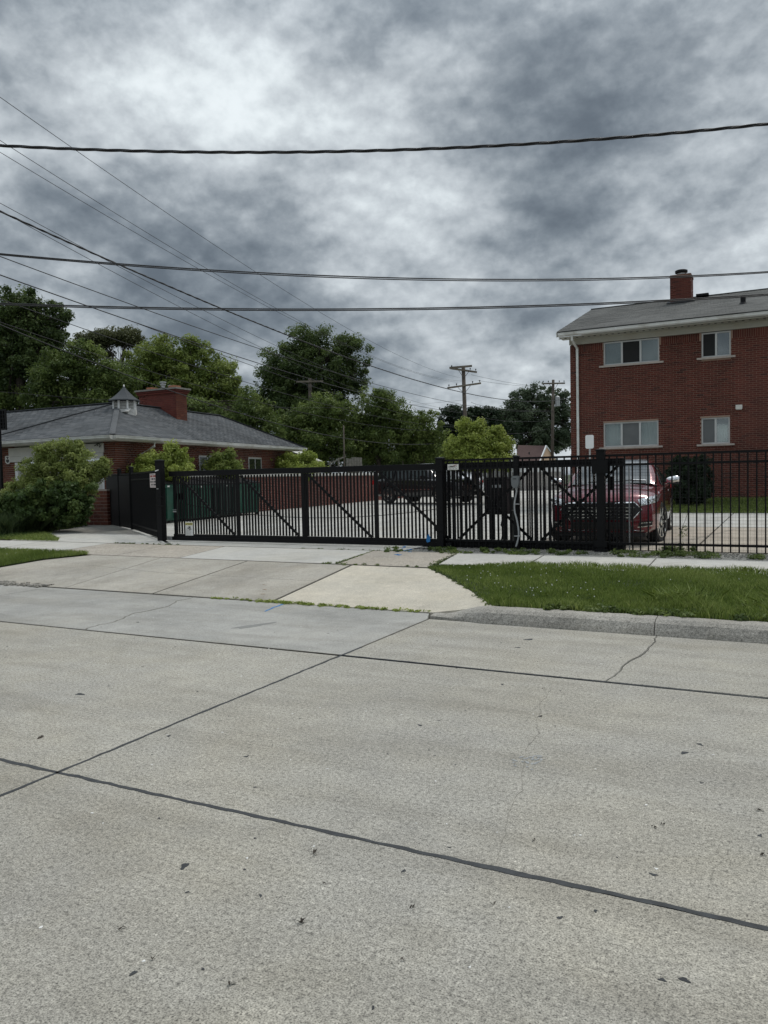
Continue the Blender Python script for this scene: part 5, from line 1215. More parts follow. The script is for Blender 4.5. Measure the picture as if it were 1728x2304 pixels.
# gate operator: black cabinet on a stand behind the fence
a = ony(1094, 1076, 14.0); b = ony(1137, 1158, 14.0)
op = thing('gate_operator', 'black gate motor cabinet on a stand behind the fence left of the reader box', 'gate motor', ((a.x+b.x)/2, 14.2, .22))
part(op, 'cabinet', MB().prism([(a.x, 14.0), (b.x, 14.0), (b.x, 14.4), (a.x, 14.4)], [b.z+.0]*4, [a.z-.02]*4), M_blackr, bevel=.01)
part(op, 'hood', MB().bx(a.x-.02, b.x+.02, 13.97, 14.42, a.z-.018, a.z+.015), M_blackr, bevel=.008)
part(op, 'label_strip', MB().bx(a.x+.05, a.x+.32, 13.994, 13.999, a.z-.185, a.z-.13), M_cond)
for x in (a.x+.03, b.x-.09): part(op, 'stand_leg', MB().bx(x, x+.06, 14.1, 14.16, .23, b.z-.002), M_black)
part(op, 'cable', MB().tube([(a.x+.30, 14.05, b.z), (a.x+.28, 14.0, b.z-.2), (a.x+.36, 13.9, .5), (a.x+.34, 13.8, .24)], .012, 6), M_blackr, smooth=True)
part(op, 'foot_plate', MB().bx(a.x, b.x, 14.0, 14.3, .232, .25), M_metalgrey)
# short grey-black bollards behind the fence
for px, lab, z1, w in ((1082, 'short dark grey steel bollard left of the gate motor', .96, .085), (1153, 'short dark grey steel bollard right of the gate motor', 1.08, .10)):
    p = onz(px, 1216, .235); t = thing('bollard', lab, 'bollard', (p.x, p.y, .23)); part(t, 'tube', MB().lathe([(w/2, 0), (w/2, z1-.23-.03), (w/2*.8, z1-.23)], (p.x, p.y, .23), 14), mat('dark_grey_paint', (.03, .034, .032), .5), smooth=False)
    part(t, 'band', MB().lathe([(w/2+.003, 0), (w/2+.003, .012)], (p.x, p.y, z1-.26), 14), M_metalgrey)
# keypad pole in front of the car
a = ony(1409.5, 1140, 13.22)
kp = thing('conduit_pole', 'thin grey conduit standing beside the tail of the gate before the red car', 'conduit', (a.x+.045, 13.22, .22)); part(kp, 'tube', MB().lathe([(.011, 0), (.011, 1.4)], (a.x+.045, 13.22, .22), 8), M_cond); part(kp, 'junction_box', MB().bx(a.x-.27, a.x-.20, 13.2, 13.26, 1.22, 1.45), M_blackr)
# blue survey spray on the sidewalk
mb = MB(); rnd = random.Random(3)
for px0, py0, px1, py1 in ((893, 1243, 935, 1234), (898, 1238, 925, 1243), (905, 1235, 915, 1228), (890, 1247, 905, 1249)):
    for k in range(14):
        t = rnd.random(); p = onz(lerp(px0, px1, t)+rnd.gauss(0, 1.5), lerp(py0, py1, t)+rnd.gauss(0, .5), .22); blob2(mb, p.x, p.y, rnd.uniform(.01, .035), rnd.uniform(.006, .02), rnd.random()*3, z=.006+k*.0002, zf=gz(p.x, p.y), n=8)
single('survey_paint', mb, M_blue, kind='stuff', label='blue survey paint sprayed on the concrete near the gate post', cat='paint mark')

# ================================================================== DUMPSTERS
def dumpster(name, label, x, y, w, d, h, rz, m, lid=M_blackr, group='bins behind the gate'):
    t = thing(name, label, 'dumpster', (x, y, gz(x, y)), rz, group)
    t['_l'] = 1
    P = lambda nm, mb, mm, **k: part(t, nm, mb, mm, local=True, **k)
    body = MB(); b0, b1 = w/2*.94, w/2
    body.prism([(-b0, 0), (b0, 0), (b0, d*.92), (-b0, d*.92)], [.10]*4, [.11]*4)
    vs = [(-b0, .04, .08), (b0, .04, .08), (b0, d-.04, .08), (-b0, d-.04, .08), (-b1, 0, h*.86), (b1, 0, h*.86), (b1, d, h), (-b1, d, h)]
    body.add(vs, [(3, 2, 1, 0), (0, 1, 5, 4), (1, 2, 6, 5), (2, 3, 7, 6), (3, 0, 4, 7), (4, 5, 6, 7)])
    P('body', body, m)
    for k in range(3): u = -w*.3+k*w*.3; P('rib', MB().bx(u-.03, u+.03, -.03, .05, .15, h*.80), m)
    P('rim', MB().bx(-b1-.03, b1+.03, -.035, .03, h*.80, h*.87), m)
    for s in (-1, 1): P('fork_sleeve', MB().bx(s*(b1+.012), s*(b1+.09), .15, d*.8, h*.45, h*.58), m)
    for s in (-1, 1):
        l = MB(); x0 = min(s*.01, s*(b1+.02)); x1 = max(s*.01, s*(b1+.02)); l.solid([(x0, -.06, h*.88), (x1, -.06, h*.88), (x1, d+.02, h+.03), (x0, d+.02, h+.03)], (0, 0, 1), .025); P('lid', l, lid)
    for s in (-1, 1):
        for yy in (.08, d-.12): P('caster', MB().lathe([(.05, -.02), (.05, .02)], (s*b0*.85, yy, .05), 10, (Vector((0, 1, 0)), UP, Vector((1, 0, 0)))), M_tyre)
    P('label_sticker', MB().bx(.0, .10, -.0365, -.0355, h*.815, h*.85), M_sign)
    return t
for k, (lab, Yc, mm) in enumerate((('green steel dumpster seen in the gap between latch post and gate', 17.9, M_green), ('leftmost dark green dumpster behind the gate pickets', 19.5, M_green), ('middle dark green dumpster behind the first gate brace', 20.95, M_dgreen), ('rightmost dark green dumpster standing against the yard wall', 22.4, M_green))):
    Xw = -18.05-.063*(Yc-21.9); dumpster('dumpster', lab, Xw+1.12, Yc, 1.3, .95, 1.30 if k else 1.36, radians(93.6), mm)
dumpster('trash_bin', 'black bin behind the return fence panel with the notice', onz(334, 1172, .25).x, onz(334, 1172, .25).y, .8, .8, 1.1, radians(30), M_blackr)
dumpster('trash_bin', 'second black bin tucked behind the narrow gate leaf', -17.3, 17.6, .8, .8, 1.2, radians(35), M_blackr)

# ================================================================== VEHICLES
def np_body(st, nz=None):
    """st: list of (y, w, zb, zs, zt); returns closed MB lofted along y"""
    mb = MB(); rings = []
    for (y, w, zb, zs, zt) in st:
        half = [(0, zb), (w*.55, zb), (w*.86, zb+.01), (w*.975, zb+.09), (w, zb+(zs-zb)*.38), (w*.985, zb+(zs-zb)*.70), (w*.965, zs-.05), (w*.90, zs+.0), (w*.72, lerp(zs, zt, .62)), (w*.40, lerp(zs, zt, .92)), (0, zt)]
        ring = half+[(-x, z) for x, z in half[-2:0:-1]]; rings.append(len(mb.v)); mb.v += [(x, y, z) for x, z in ring]; n = len(ring)
    for k in range(len(st)-1):
        a, b = rings[k], rings[k+1]
        for i in range(n): mb.f.append((a+i, a+(i+1) % n, b+(i+1) % n, b+i))
    mb.f.append(tuple(rings[0]+i for i in range(n))[::-1]); mb.f.append(tuple(rings[-1]+i for i in range(n)))
    return mb
def cut_arches(obj, wheels, hw, r):
    cut = MB()
    for y, z in wheels: cut.lathe([(r, -hw*1.2), (r, hw*1.2)], (0, y, z), 28, (Vector((0, 1, 0)), UP, Vector((1, 0, 0))))
    # two side pockets only, leaving the floor tub in the middle
    me = bpy.data.meshes.new('cut'); bm_mb = MB()
    for y, z in wheels:
        for s in (-1, 1): bm_mb.lathe([(r, 0), (r, .34)], (s*hw*1.05-(0 if s < 0 else .34), y, z), 28, (Vector((0, 1, 0)), UP, Vector((1, 0, 0))))
    me.from_pydata(bm_mb.v, [], bm_mb.f); me.update()
    import bmesh
    b = bmesh.new(); b.from_mesh(me); bmesh.ops.recalc_face_normals(b, faces=b.faces); b.to_mesh(me); b.free()
    b = bmesh.new(); b.from_mesh(obj.data); bmesh.ops.recalc_face_normals(b, faces=b.faces); b.to_mesh(obj.data); b.free()
    c = bpy.data.objects.new('cut', me); COL.objects.link(c); c.parent = obj.parent
    m = obj.modifiers.new('arch', 'BOOLEAN'); m.operation = 'DIFFERENCE'; m.solver = 'EXACT'; m.object = c
    dg = bpy.context.evaluated_depsgraph_get(); dg.update(); new = bpy.data.meshes.new_from_object(obj.evaluated_get(dg))
    obj.modifiers.clear(); obj.data = new; bpy.data.objects.remove(c)
def smooth(o, ang=35):
    for p in o.data.polygons: p.use_smooth = True
    try: o.data.set_sharp_from_angle(angle=radians(ang))
    except Exception: pass
def wheel(car_, x, y, r, wdt_, side, rimr, spokes, rim_m=None, steer=0):
    E1 = Vector((sin(steer), cos(steer), 0)); E3 = Vector((cos(steer), -sin(steer), 0))*side
    ax = (E1, UP, E3)
    w = part(car_, 'wheel', MB().lathe([(rimr, -wdt_), (r*.95, -wdt_), (r, -wdt_*.85), (r, -.02), (r*.96, 0), (rimr+.012, 0), (rimr, -.015)], (x, y, r), 36, ax), M_tyre, local=True); smooth(w)
    rm = MB().lathe([(rimr, -wdt_*.9), (rimr, -.002), (rimr-.016, -.0), (rimr-.02, -wdt_*.6), (.02, -wdt_*.62)], (x, y, r), 36, ax)
    for i in range(spokes):
        a = 2*pi*i/spokes; d = E1*cos(a)+UP*sin(a); tn = UP*cos(a)-E1*sin(a); c = Vector((x, y, r))-E3*.028
        rm.add([c+d*.04+tn*.03+E3*.01, c+d*.04-tn*.03+E3*.01, c+d*(rimr-.008)-tn*.016+E3*.02, c+d*(rimr-.008)+tn*.016+E3*.02,
                c+d*.04+tn*.03-E3*.03, c+d*.04-tn*.03-E3*.03, c+d*(rimr-.008)-tn*.016-E3*.02, c+d*(rimr-.008)+tn*.016-E3*.02],
               [(0, 1, 2, 3), (0, 4, 5, 1), (3, 2, 6, 7), (1, 5, 6, 2), (0, 3, 7, 4)])
    rm.lathe([(.065, -.04), (.065, -.008), (.03, -.002)], (x, y, r), 16, ax)
    part(w, 'rim', rm, rim_m or M_alloy, local=True)
    return w
GH = [(-1, 0), (-.5, .5), (-.06, .9), (0, .955), (.45, .985), (1, 1)]
def greenhouse(car_, gs_, m, glass, screen=None, wmat=None, kmax=3):
    """gs_: (y, half width at belt, z belt, half width top, z top); the central faces of the first kmax bays become the windscreen"""
    rings = []
    for (y, wb, zb, wt, zt) in gs_:
        half = [(-wb, zb), (-lerp(wb, wt, .5)-.012, lerp(zb, zt, .5)), (-wt-.02, lerp(zb, zt, .88)), (-wt*.93, lerp(zb, zt, .955)), (-wt*.6, lerp(zb, zt, .985)), (-wt*.25, lerp(zb, zt, .998)), (0, zt)]
        rings.append([(x, y, z) for x, z in half+[(-x, z) for x, z in half[-2::-1]]])
    n = len(rings[0]); mb = MB(); ws_ = MB()
    for r in rings: mb.v += r; ws_.v += [(x, y-.002, z+.004) for x, y, z in r]
    for k in range(len(rings)-1):
        for i in range(n-1):
            f = (k*n+i, k*n+i+1, (k+1)*n+i+1, (k+1)*n+i)
            if screen and k < kmax and 3 <= i <= n-5: ws_.f.append(f)
            else: mb.f.append(f)
    if screen:
        used = sorted(set(i for f in ws_.f for i in f)); mp_ = {u: i for i, u in enumerate(used)}; ws_.v = [ws_.v[u] for u in used]; ws_.f = [tuple(mp_[i] for i in f) for f in ws_.f]
        used = sorted(set(i for f in mb.f for i in f)); mp_ = {u: i for i, u in enumerate(used)}; mb.v = [mb.v[u] for u in used]; mb.f = [tuple(mp_[i] for i in f) for f in mb.f]
        o = part(car_, screen, ws_, wmat, local=True, smooth=True)
    return mb
# ---------------- wine red sedan behind the right fence
car = thing('parked_car', 'wine red sedan facing the camera behind the black fence on the right', 'car', (-2.90, 13.85, gz(0, 14)+.004), radians(4.0), None)
st = [(0.0, .62, .36, .70, .76), (.035, .76, .28, .76, .82), (.11, .86, .21, .82, .885), (.26, .915, .20, .87, .94), (.50, .948, .20, .91, .985), (.95, .962, .21, .955, 1.03), (1.35, .968, .21, .98, 1.065), (1.62, .968, .21, 1.0, 1.09),
      (2.4, .968, .22, 1.02, 1.06), (3.5, .966, .22, 1.05, 1.08), (4.1, .958, .24, 1.07, 1.12), (4.7, .93, .28, 1.07, 1.13), (5.0, .87, .32, 1.0, 1.08), (5.13, .78, .38, .88, .94)]
body = part(car, 'body', np_body(st), M_red, local=True); cut_arches(body, [(.98, .35), (3.85, .35)], .968, .395); body.data.materials.clear(); body.data.materials.append(M_red); smooth(body, 28)
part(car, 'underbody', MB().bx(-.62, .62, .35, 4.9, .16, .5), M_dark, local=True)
gsr = [(1.36, .80, 1.03, .78, 1.035), (1.62, .87, 1.0, .76, 1.20), (2.0, .885, 1.0, .70, 1.42), (2.32, .885, 1.0, .655, 1.52), (2.8, .885, 1.02, .64, 1.55), (3.4, .88, 1.04, .63, 1.53), (3.9, .86, 1.06, .64, 1.40), (4.3, .83, 1.08, .68, 1.22), (4.62, .78, 1.10, .72, 1.12)]
mat('screen_glass', (.030, .036, .035), .05, 0, .3, 1.5, coat=.8); M_wsg = MATS['screen_glass']; M_wsg.node_tree.nodes['Principled BSDF'].inputs['Specular IOR Level'].default_value = 1.0
rf = part(car, 'roof', greenhouse(car, gsr, M_red, M_cglass, 'windscreen', M_wsg), M_red, local=True); smooth(rf, 50)
# windscreen following the loft, a touch proud
def wsfun(t, s):  # t up 0..1, s across -1..1
    y = lerp(1.40, 2.26, t); halfw = lerp(.765, .615, t); z = float(np.interp(y, [g[0] for g in gsr], [g[4] for g in gsr]))-.02*s*s
    return Vector((s*halfw, y-.01, z+.012))
part(car, 'wiper', MB().tube([wsfun(.02, -.55)+Vector((0, -.02, .02)), wsfun(.05, .0)+Vector((0, -.02, .02)), wsfun(.03, .1)+Vector((0, -.02, .02))], .010, 5), M_bone, local=True)
part(car, 'wiper', MB().tube([wsfun(.02, .1)+Vector((0, -.02, .02)), wsfun(.07, .5)+Vector((0, -.02, .02)), wsfun(.06, .85)+Vector((0, -.02, .02))], .010, 5), M_bone, local=True)
part(car, 'paper_note', MB().solid([wsfun(.10, .50), wsfun(.10, .86), wsfun(.135, .85), wsfun(.135, .51)], (0, -.7, .5), .006), M_white, local=True)
part(car, 'cowl', MB().solid([(-.76, 1.34, 1.048), (.76, 1.34, 1.048), (.80, 1.50, 1.04), (-.80, 1.50, 1.04)], (0, 0, 1), .012), M_bone, local=True)
for s in (-1, 1):
    def sw(y, z, off=.012):
        for a, b in zip(gsr[:-1], gsr[1:]):
            if a[0] <= y <= b[0]:
                t = (y-a[0])/(b[0]-a[0]); wb, zb, wt, zt = [lerp(a[i], b[i], t) for i in (1, 2, 3, 4)]; break
        k = min(1, max(0, (z-zb)/(zt-zb))); return Vector((s*(lerp(wb, wt, k)+.02+off), y, z))
    for (ya, yb) in ((1.86, 2.62), (2.70, 3.62)):
        pts = [(ya, 1.03), (yb, 1.05), (yb, 1.42 if yb < 3 else 1.40), (max(ya+.30, 2.25) if ya < 2 else ya, 1.40 if ya < 2 else 1.43)]
        part(car, 'side_window', MB().solid([sw(y, z, .0) for y, z in pts], (s, 0, 0), .008), M_cglass, local=True)
    # mirrors
    part(car, 'mirror', MB().solid([(s*.96, 1.83, 1.045), (s*1.02, 1.82, 1.06), (s*1.02, 1.87, 1.05), (s*.93, 1.88, 1.03)], (0, 0, 1), .03), M_red, local=True)
    mc = MB(); c = Vector((s*1.10, 1.84, 1.115))
    for k, (f_, zo) in enumerate(((.55, -.065), (.95, -.04), (1.0, .0), (.93, .045), (.6, .07))):
        for i in range(12): a = 2*pi*i/12; mc.v.append((c.x+.13*f_*cos(a)*1.0, c.y+.055*f_*sin(a), c.z+zo+.012*cos(a)*s))
    for k in range(4):
        for i in range(12): mc.f.append((k*12+i, k*12+(i+1) % 12, (k+1)*12+(i+1) % 12, (k+1)*12+i))
    mc.f.append(tuple(range(12))[::-1]); mc.f.append(tuple(range(48, 60)))
    mo = part(car, 'mirror', mc, M_chrome, local=True, smooth=True)
    part(mo, 'mirror_base', MB().box((c.x, c.y+.005, c.z-.066), (.105, .05, .012)), M_bone, local=True)
def fy(x, z):
    """front face of the nose: y of the loft surface at lateral x and height z"""
    best = None
    for k in range(len(st)-1):
        for q in range(6):
            t = q/6; y, w, zb, zs, zt = [lerp(st[k][i], st[k+1][i], t) for i in range(5)]
            half = [(w*.86, zb+.01), (w*.975, zb+.09), (w, zb+(zs-zb)*.38), (w*.985, zb+(zs-zb)*.70), (w*.965, zs-.05), (w*.90, zs), (w*.72, lerp(zs, zt, .62)), (w*.40, lerp(zs, zt, .92)), (0, zt)]
            if z < half[0][1] or z > half[-1][1]: continue
            for (xa, za), (xb, zb_) in zip(half[:-1], half[1:]):
                if za <= z <= zb_: wx = lerp(xa, xb, (z-za)/(zb_-za+1e-9)); break
            if abs(x) <= wx: return y
    return 1.0
def nose_patch(par, name, poly, m, off=.012, t=.02, sub=True, nu=10, nv_=5):
    """poly: four corners (x,z) as quad bl, br, tr, tl draped on the nose"""
    mb = MB(); bl, br, tr, tl = [Vector(p) for p in poly]
    for j in range(nv_+1):
        for i in range(nu+1):
            a = bl.lerp(br, i/nu); b = tl.lerp(tr, i/nu); p = a.lerp(b, j/nv_); y = fy(p.x, p.y); mb.v.append((p.x, y-off, p.y))
    for j in range(nv_):
        for i in range(nu): a = j*(nu+1)+i; mb.f.append((a, a+1, a+nu+2, a+nu+1))
    o = part(par, name, mb, m, local=True); so_ = o.modifiers.new('s', 'SOLIDIFY'); so_.thickness = t; so_.offset = 0; return o
gr = nose_patch(car, 'grille', [(-.50, .45), (.50, .45), (.60, .74), (-.60, .74)], M_bone, .016, .02)
for i, z in enumerate((.485, .54, .60, .66)): nose_patch(gr, 'grille_bar', [(-.51-.05*i*.4, z), (.51+.05*i*.4, z), (.51+.05*i*.4, z+.014), (-.51-.05*i*.4, z+.014)], M_chrome, .032, .012, nv_=1)
nose_patch(gr, 'grille_trim', [(-.585, .742), (.585, .742), (.575, .762), (-.575, .762)], M_chrome, .034, .014, nv_=1)
for s in (-1, 1):
    nose_patch(gr, 'grille_trim', [(s*.68, .635), (s*.70, .625), (s*.60, .75), (s*.575, .745)], M_chrome, .034, .012, nu=2, nv_=3)
    nose_patch(gr, 'grille_trim', [(s*.50, .43), (s*.52, .43), (s*.70, .63), (s*.675, .63)], M_chrome, .034, .012, nu=2, nv_=3)
    nose_patch(gr, 'grille_side', [(s*.49, .45), (s*.51, .45), (s*.675, .63), (s*.59, .735)], M_bone, .018, .016, nu=3, nv_=4)
    hl = nose_patch(car, 'headlight', [(s*.66, .70), (s*.915, .755), (s*.935, .875), (s*.62, .80)], M_lamp, .012, .02)
    nose_patch(hl, 'lamp_bezel', [(s*.67, .692), (s*.915, .745), (s*.915, .757), (s*.67, .706)], M_chrome, .020, .008, nv_=1)
    nose_patch(hl, 'lamp_bezel', [(s*.735, .72), (s*.76, .725), (s*.69, .80), (s*.665, .795)], M_chrome, .026, .008, nu=2, nv_=2)
    nose_patch(hl, 'lamp_mask', [(s*.77, .735), (s*.90, .765), (s*.91, .84), (s*.77, .81)], M_bone, .018, .01)
    for k, xx in enumerate((.80, .87)): y = fy(xx, .79); part(hl, 'projector', MB().lathe([(.034, 0), (.036, .02), (.022, .026)], (s*xx, y-.002, .782+.018*k), 14, (Vector((1, 0, 0)), UP, Vector((0, -1, 0)))), M_chrome, local=True)
    fg = nose_patch(car, 'fog_lamp', [(s*.62, .33), (s*.84, .355), (s*.86, .43), (s*.66, .42)], M_bone, .010, .014)
    nose_patch(fg, 'fog_trim', [(s*.62, .318), (s*.85, .343), (s*.85, .358), (s*.62, .333)], M_chrome, .018, .008, nv_=1)
    nose_patch(fg, 'fog_trim', [(s*.68, .39), (s*.83, .40), (s*.83, .414), (s*.68, .404)], M_chrome, .018, .008, nv_=1)
nose_patch(car, 'lower_intake', [(-.54, .285), (.54, .285), (.49, .415), (-.49, .415)], M_bone, .014, .016)
nose_patch(car, 'lower_trim', [(-.72, .255), (.72, .255), (.72, .268), (-.72, .268)], M_chrome, .018, .01, nv_=1)
part(car, 'splitter', MB().bx(-.74, .74, .08, .60, .155, .225), M_bone, local=True)
# hood creases
for s in (-1, 1): part(car, 'hood_crease', MB().tube([(s*.55, .24, .915), (s*.62, .7, .985), (s*.66, 1.2, 1.03)], .006, 5), M_red, local=True)
em = MB().lathe([(.045, 0), (.045, .012)], (0, fy(0, .61)-.030, .61), 20, (Vector((1.9, 0, 0)), UP, Vector((0, -1, 0)))); part(gr, 'badge', em, M_chrome, local=True)
for (x, y, sd_) in ((.955, .98, 1), (.955, 3.85, 1), (-.955, .98, -1), (-.955, 3.85, -1)): wheel(car, x, y, .36, .22, sd_, .28, 10, steer=(radians(13) if y < 2 else 0))
for s in (-1, 1): part(car, 'door_handle', MB().bx(s*.972, s*.99, 2.42, 2.62, .90, .925), M_chrome, local=True)
for s in (-1, 1): part(car, 'tail_light', MB().bx(s*.60, s*.90, 5.02, 5.07, .86, 1.0), M_tail, local=True)

# ---------------- black sport utility vehicle further back
def boxcar(name, label, loc, rz, paint, L_=4.9, Wd=.97, H=1.80, wr=.37, front_is_y0=True, suv=True, cat='car'):
    c = thing(name, label, cat, loc, rz)
    s1 = [(0, .78, .42, .82, .86), (.08, .90, .32, .92, .98), (.3, .95, .28, .98, 1.05), (1.2, Wd, .28, 1.04, 1.12), (L_*.5, Wd, .28, 1.08, 1.12), (L_-.5, Wd, .30, 1.08, 1.12), (L_-.1, .93, .34, 1.0, 1.06), (L_, .86, .42, .92, .98)]
    if not suv: s1 = [(a, b, d-.08, e-.16, f-.16) for a, b, d, e, f in s1]
    b = part(c, 'body', np_body(s1), paint, local=True); cut_arches(b, [(.92, wr), (L_-1.0, wr)], Wd, wr+.05); b.data.materials.clear(); b.data.materials.append(paint); smooth(b, 30)
    zb = 1.05 if suv else .90
    g1 = [(1.15, .84, zb, .80, zb+.02), (1.75, .88, zb, .72, H-.10), (2.1, .88, zb, .70, H), (L_-1.0, .88, zb, .68, H-.02), (L_-.35 if suv else L_-1.3, .86, zb, .68, H-.10 if suv else H-.08), (L_-.10 if suv else L_-.55, .84, zb, .74, zb+.03)]
    r = part(c, 'roof', greenhouse(c, g1, paint, None), paint, local=True); smooth(r, 40)
    for s in (-1, 1):
        for (ya, yb) in ((1.7, 2.55), (2.65, 3.5))+(((3.6, L_-.55),) if suv else ()):
            z1 = H-.16
            part(c, 'side_window', MB().solid([(s*.895, ya, zb+.04), (s*.895, yb, zb+.04), (s*.765, yb, z1), (s*.765, ya+(.22 if ya < 2 else 0), z1)], (s, 0, .25), .012), M_cglass, local=True)
        part(c, 'mirror', MB().box((s*1.06, 1.75, zb+.08), (.10, .06, .07)), paint, local=True)
        part(c, 'headlight', MB().bx(s*.55, s*.86, -.01, .10, .76, .88), M_lamp, local=True)
        part(c, 'tail_light', MB().bx(s*.66, s*.90, L_-.06, L_+.012, .72 if not suv else .85, .86 if not suv else 1.05), M_tail, local=True)
        part(c, 'side_trim', MB().bx(s*(Wd+.001), s*(Wd+.012), 1.4, L_-1.5, .60, .63), M_chrome, local=True)
    part(c, 'windscreen', MB().solid([(-.74, 1.20, zb+.06), (.74, 1.20, zb+.06), (.66, 1.72, H-.14), (-.66, 1.72, H-.14)], (0, -.7, .6), .012), M_cglass, local=True)
    part(c, 'rear_window', MB().solid([(-.70, L_-.12 if suv else L_-.62, zb+.06), (.70, L_-.12 if suv else L_-.62, zb+.06), (.64, L_-.30 if suv else L_-1.2, H-.16), (-.64, L_-.30 if suv else L_-1.2, H-.16)], (0, .8, .4), .012), M_cglass, local=True)
    gr_ = part(c, 'grille', MB().bx(-.5, .5, -.02, .05, .56, .78), M_bone, local=True)
    for z in (.60, .67, .74): part(gr_, 'grille_bar', MB().bx(-.5, .5, -.028, -.0205, z, z+.018), M_chrome, local=True)
    part(c, 'bumper', MB().bx(-.80, .80, -.05, .12, .36, .50), M_bone, local=True); part(c, 'bumper', MB().bx(-.80, .80, L_-.12, L_+.05, .38, .52), M_bone, local=True)
    for (x, y, sd_) in ((Wd-.01, .92, 1), (Wd-.01, L_-1.0, 1), (-Wd+.01, .92, -1), (-Wd+.01, L_-1.0, -1)): wheel(c, x, y, wr, .22, sd_, wr*.68, 6)
    return c
# placed so that it is seen three-quarter on, its nose to the right
p = onz(1062, 1133, .36)
boxcar('parked_car', 'black sport utility vehicle parked at an angle behind the gate by the brick wall', (p.x-.2, p.y+.4, .36), radians(74), M_blk, L_=4.9, H=1.74)
p = onz(1062, 1118, .42)
wc_ = boxcar('parked_car', 'white sedan with red tail lights behind the gate motor cabinet', (p.x-2.2, p.y+4.0, .42), radians(205), M_whp, L_=4.6, H=1.46, wr=.32, suv=False)
part(wc_, 'reflector_strip', MB().bx(-.64, .64, 4.60, 4.615, .70, .80), M_tail, local=True)

# ================================================================== FAR BUILDINGS AND SHEDS
fh = deep(1200, 1015, 78)
far = thing('far_house', 'distant house with brown roof and tan gable beyond the utility pole', 'house', (fh.x, fh.y, .4))
xr = Vector((.888, .46, 0)); yr = Vector((-.46, .888, 0))       # turned to the picture
R0 = deep(1170, 1005, 78); R1 = deep(1232, 1005, 78); rz0 = 4.35
def PT(px, d, z): q = deep(px, 1050, d); return Vector((q.x, q.y, z))
rz0 = 4.05; A0 = PT(1166, 68, rz0); A1 = PT(1229, 71, rz0); B0 = PT(1160, 65, 2.5); B1 = PT(1212, 67.5, 2.5); D0 = PT(1185, 74, 2.5); D1 = PT(1258, 74, 2.5)
part(far, 'roof', MB().solid([B0, B1, A1, A0], (0, 0, 1), .08).solid([A0, A1, D1, D0], (0, 0, 1), .08), M_brnroof)
part(far, 'gable', MB().solid([B1, D1, A1], (.3, -.9, 0), .06), M_tan)
part(far, 'wall', MB().prism([(p.x, p.y) for p in (B0, B1, D1, D0)], .2, 2.48), M_tan)
part(far, 'rake_board', MB().bar(B1+Vector((0, 0, .0)), A1+Vector((0, 0, .05)), .14, .14), M_white); part(far, 'rake_board', MB().bar(D1, A1+Vector((0, 0, .05)), .14, .14), M_white)
part(far, 'rake_board', MB().bar(B0+Vector((-.5, 0, .2)), A0+Vector((-.3, 0, .1)), .3, .14), M_white)
q = A0.lerp(B1, .55); part(far, 'vent_pipe', MB().lathe([(.06, 0), (.06, .4)], (q.x, q.y, q.z-.1), 8), M_lead)
G = PT(1178, 55, .4); G2 = PT(1262, 55, .4)
gg = thing('detached_garage', 'white flat fronted garage seen through the gate below the brown roof', 'garage', ((G.x+G2.x)/2, (G.y+G2.y)/2, .4))
gd = (G2-G).normalized(); gn = Vector((-gd.y, gd.x, 0))
part(gg, 'wall', MB().prism([(G.x, G.y), (G2.x, G2.y), (G2.x+gn.x*5, G2.y+gn.y*5), (G.x+gn.x*5, G.y+gn.y*5)], .2, 1.70), mat('taupe_siding', (.36, .34, .32), .8, 0, .08, 2))
part(gg, 'fascia', MB().bar(Vector((G.x, G.y, 1.99))-gn*.06, Vector((G2.x, G2.y, 1.99))-gn*.06, .1, .62), M_white)
part(gg, 'roof', MB().prism([(G.x, G.y), (G2.x, G2.y), (G2.x+gn.x*5, G2.y+gn.y*5), (G.x+gn.x*5, G.y+gn.y*5)], 1.701, 2.28), M_white)
for k in range(1, 6): t = k/6; q = G.lerp(G2, t)-gn*.012; part(gg, 'siding_seam', MB().bx(q.x-.012, q.x+.012, q.y-.01, q.y+.01, .42, 1.67), M_siding)
# small sided shed behind the shrubs next to the house
a = PT(652, 36, 0); b = PT(706, 36, 0)
sh = thing('garden_shed', 'pale sided shed corner between the house eave and the shrubs', 'shed', ((a.x+b.x)/2, (a.y+b.y)/2, .3))
part(sh, 'wall', MB().prism([(a.x, a.y), (b.x, b.y), (b.x-1.5, b.y+3), (a.x-1.5, a.y+3)], .3, 2.35), M_siding)
part(sh, 'roof', MB().solid([(a.x-.2, a.y-.2, 2.9), (b.x+.2, b.y-.2, 2.36), (b.x-1.5, b.y+3.2, 2.36), (a.x-1.5, a.y+3.2, 2.9)], (0, 0, 1), .06), M_siding)
# weathered board fences behind the yard wall
def board_fence(label, px0, px1, d, ztop, bw, m, lean=0):
    t = thing('board_fence', label, 'fence', PT((px0+px1)/2, d, .3)); a = PT(px0, d, 0); b = PT(px1, d, 0); dr = (b-a); L_ = dr.length; dr.normalize(); nv = Vector((-dr.y, dr.x, 0)); n = max(2, int(L_/bw))
    for i in range(n):
        q = a+dr*(L_*(i+.5)/n); h = ztop+random.uniform(-.05, .05); part(t, 'board', MB().box((q.x, q.y, (h+.3)/2), (L_/n/2-.008, .012, (h-.3)/2), (dr, nv, UP)), m)
    for z in (.8, ztop-.4): part(t, 'rail', MB().bar(a+UP*z+nv*.03, b+UP*z+nv*.03, .04, .09), m)
    return t
board_fence('weathered grey board fence in front of the trees above the gate middle', 779, 815, 47, 2.75, .14, M_fwood)
board_fence('pale board fence behind the black vehicle and under the dark trees', 905, 965, 52, 2.62, .14, M_fwood)
board_fence('low grey board fence behind the yard between the cars', 1000, 1165, 60, 2.3, .16, M_fwood)
t = thing('wooden_frame', 'leaning grey timber frame left of the weathered board fence', 'frame', PT(760, 46, .3))
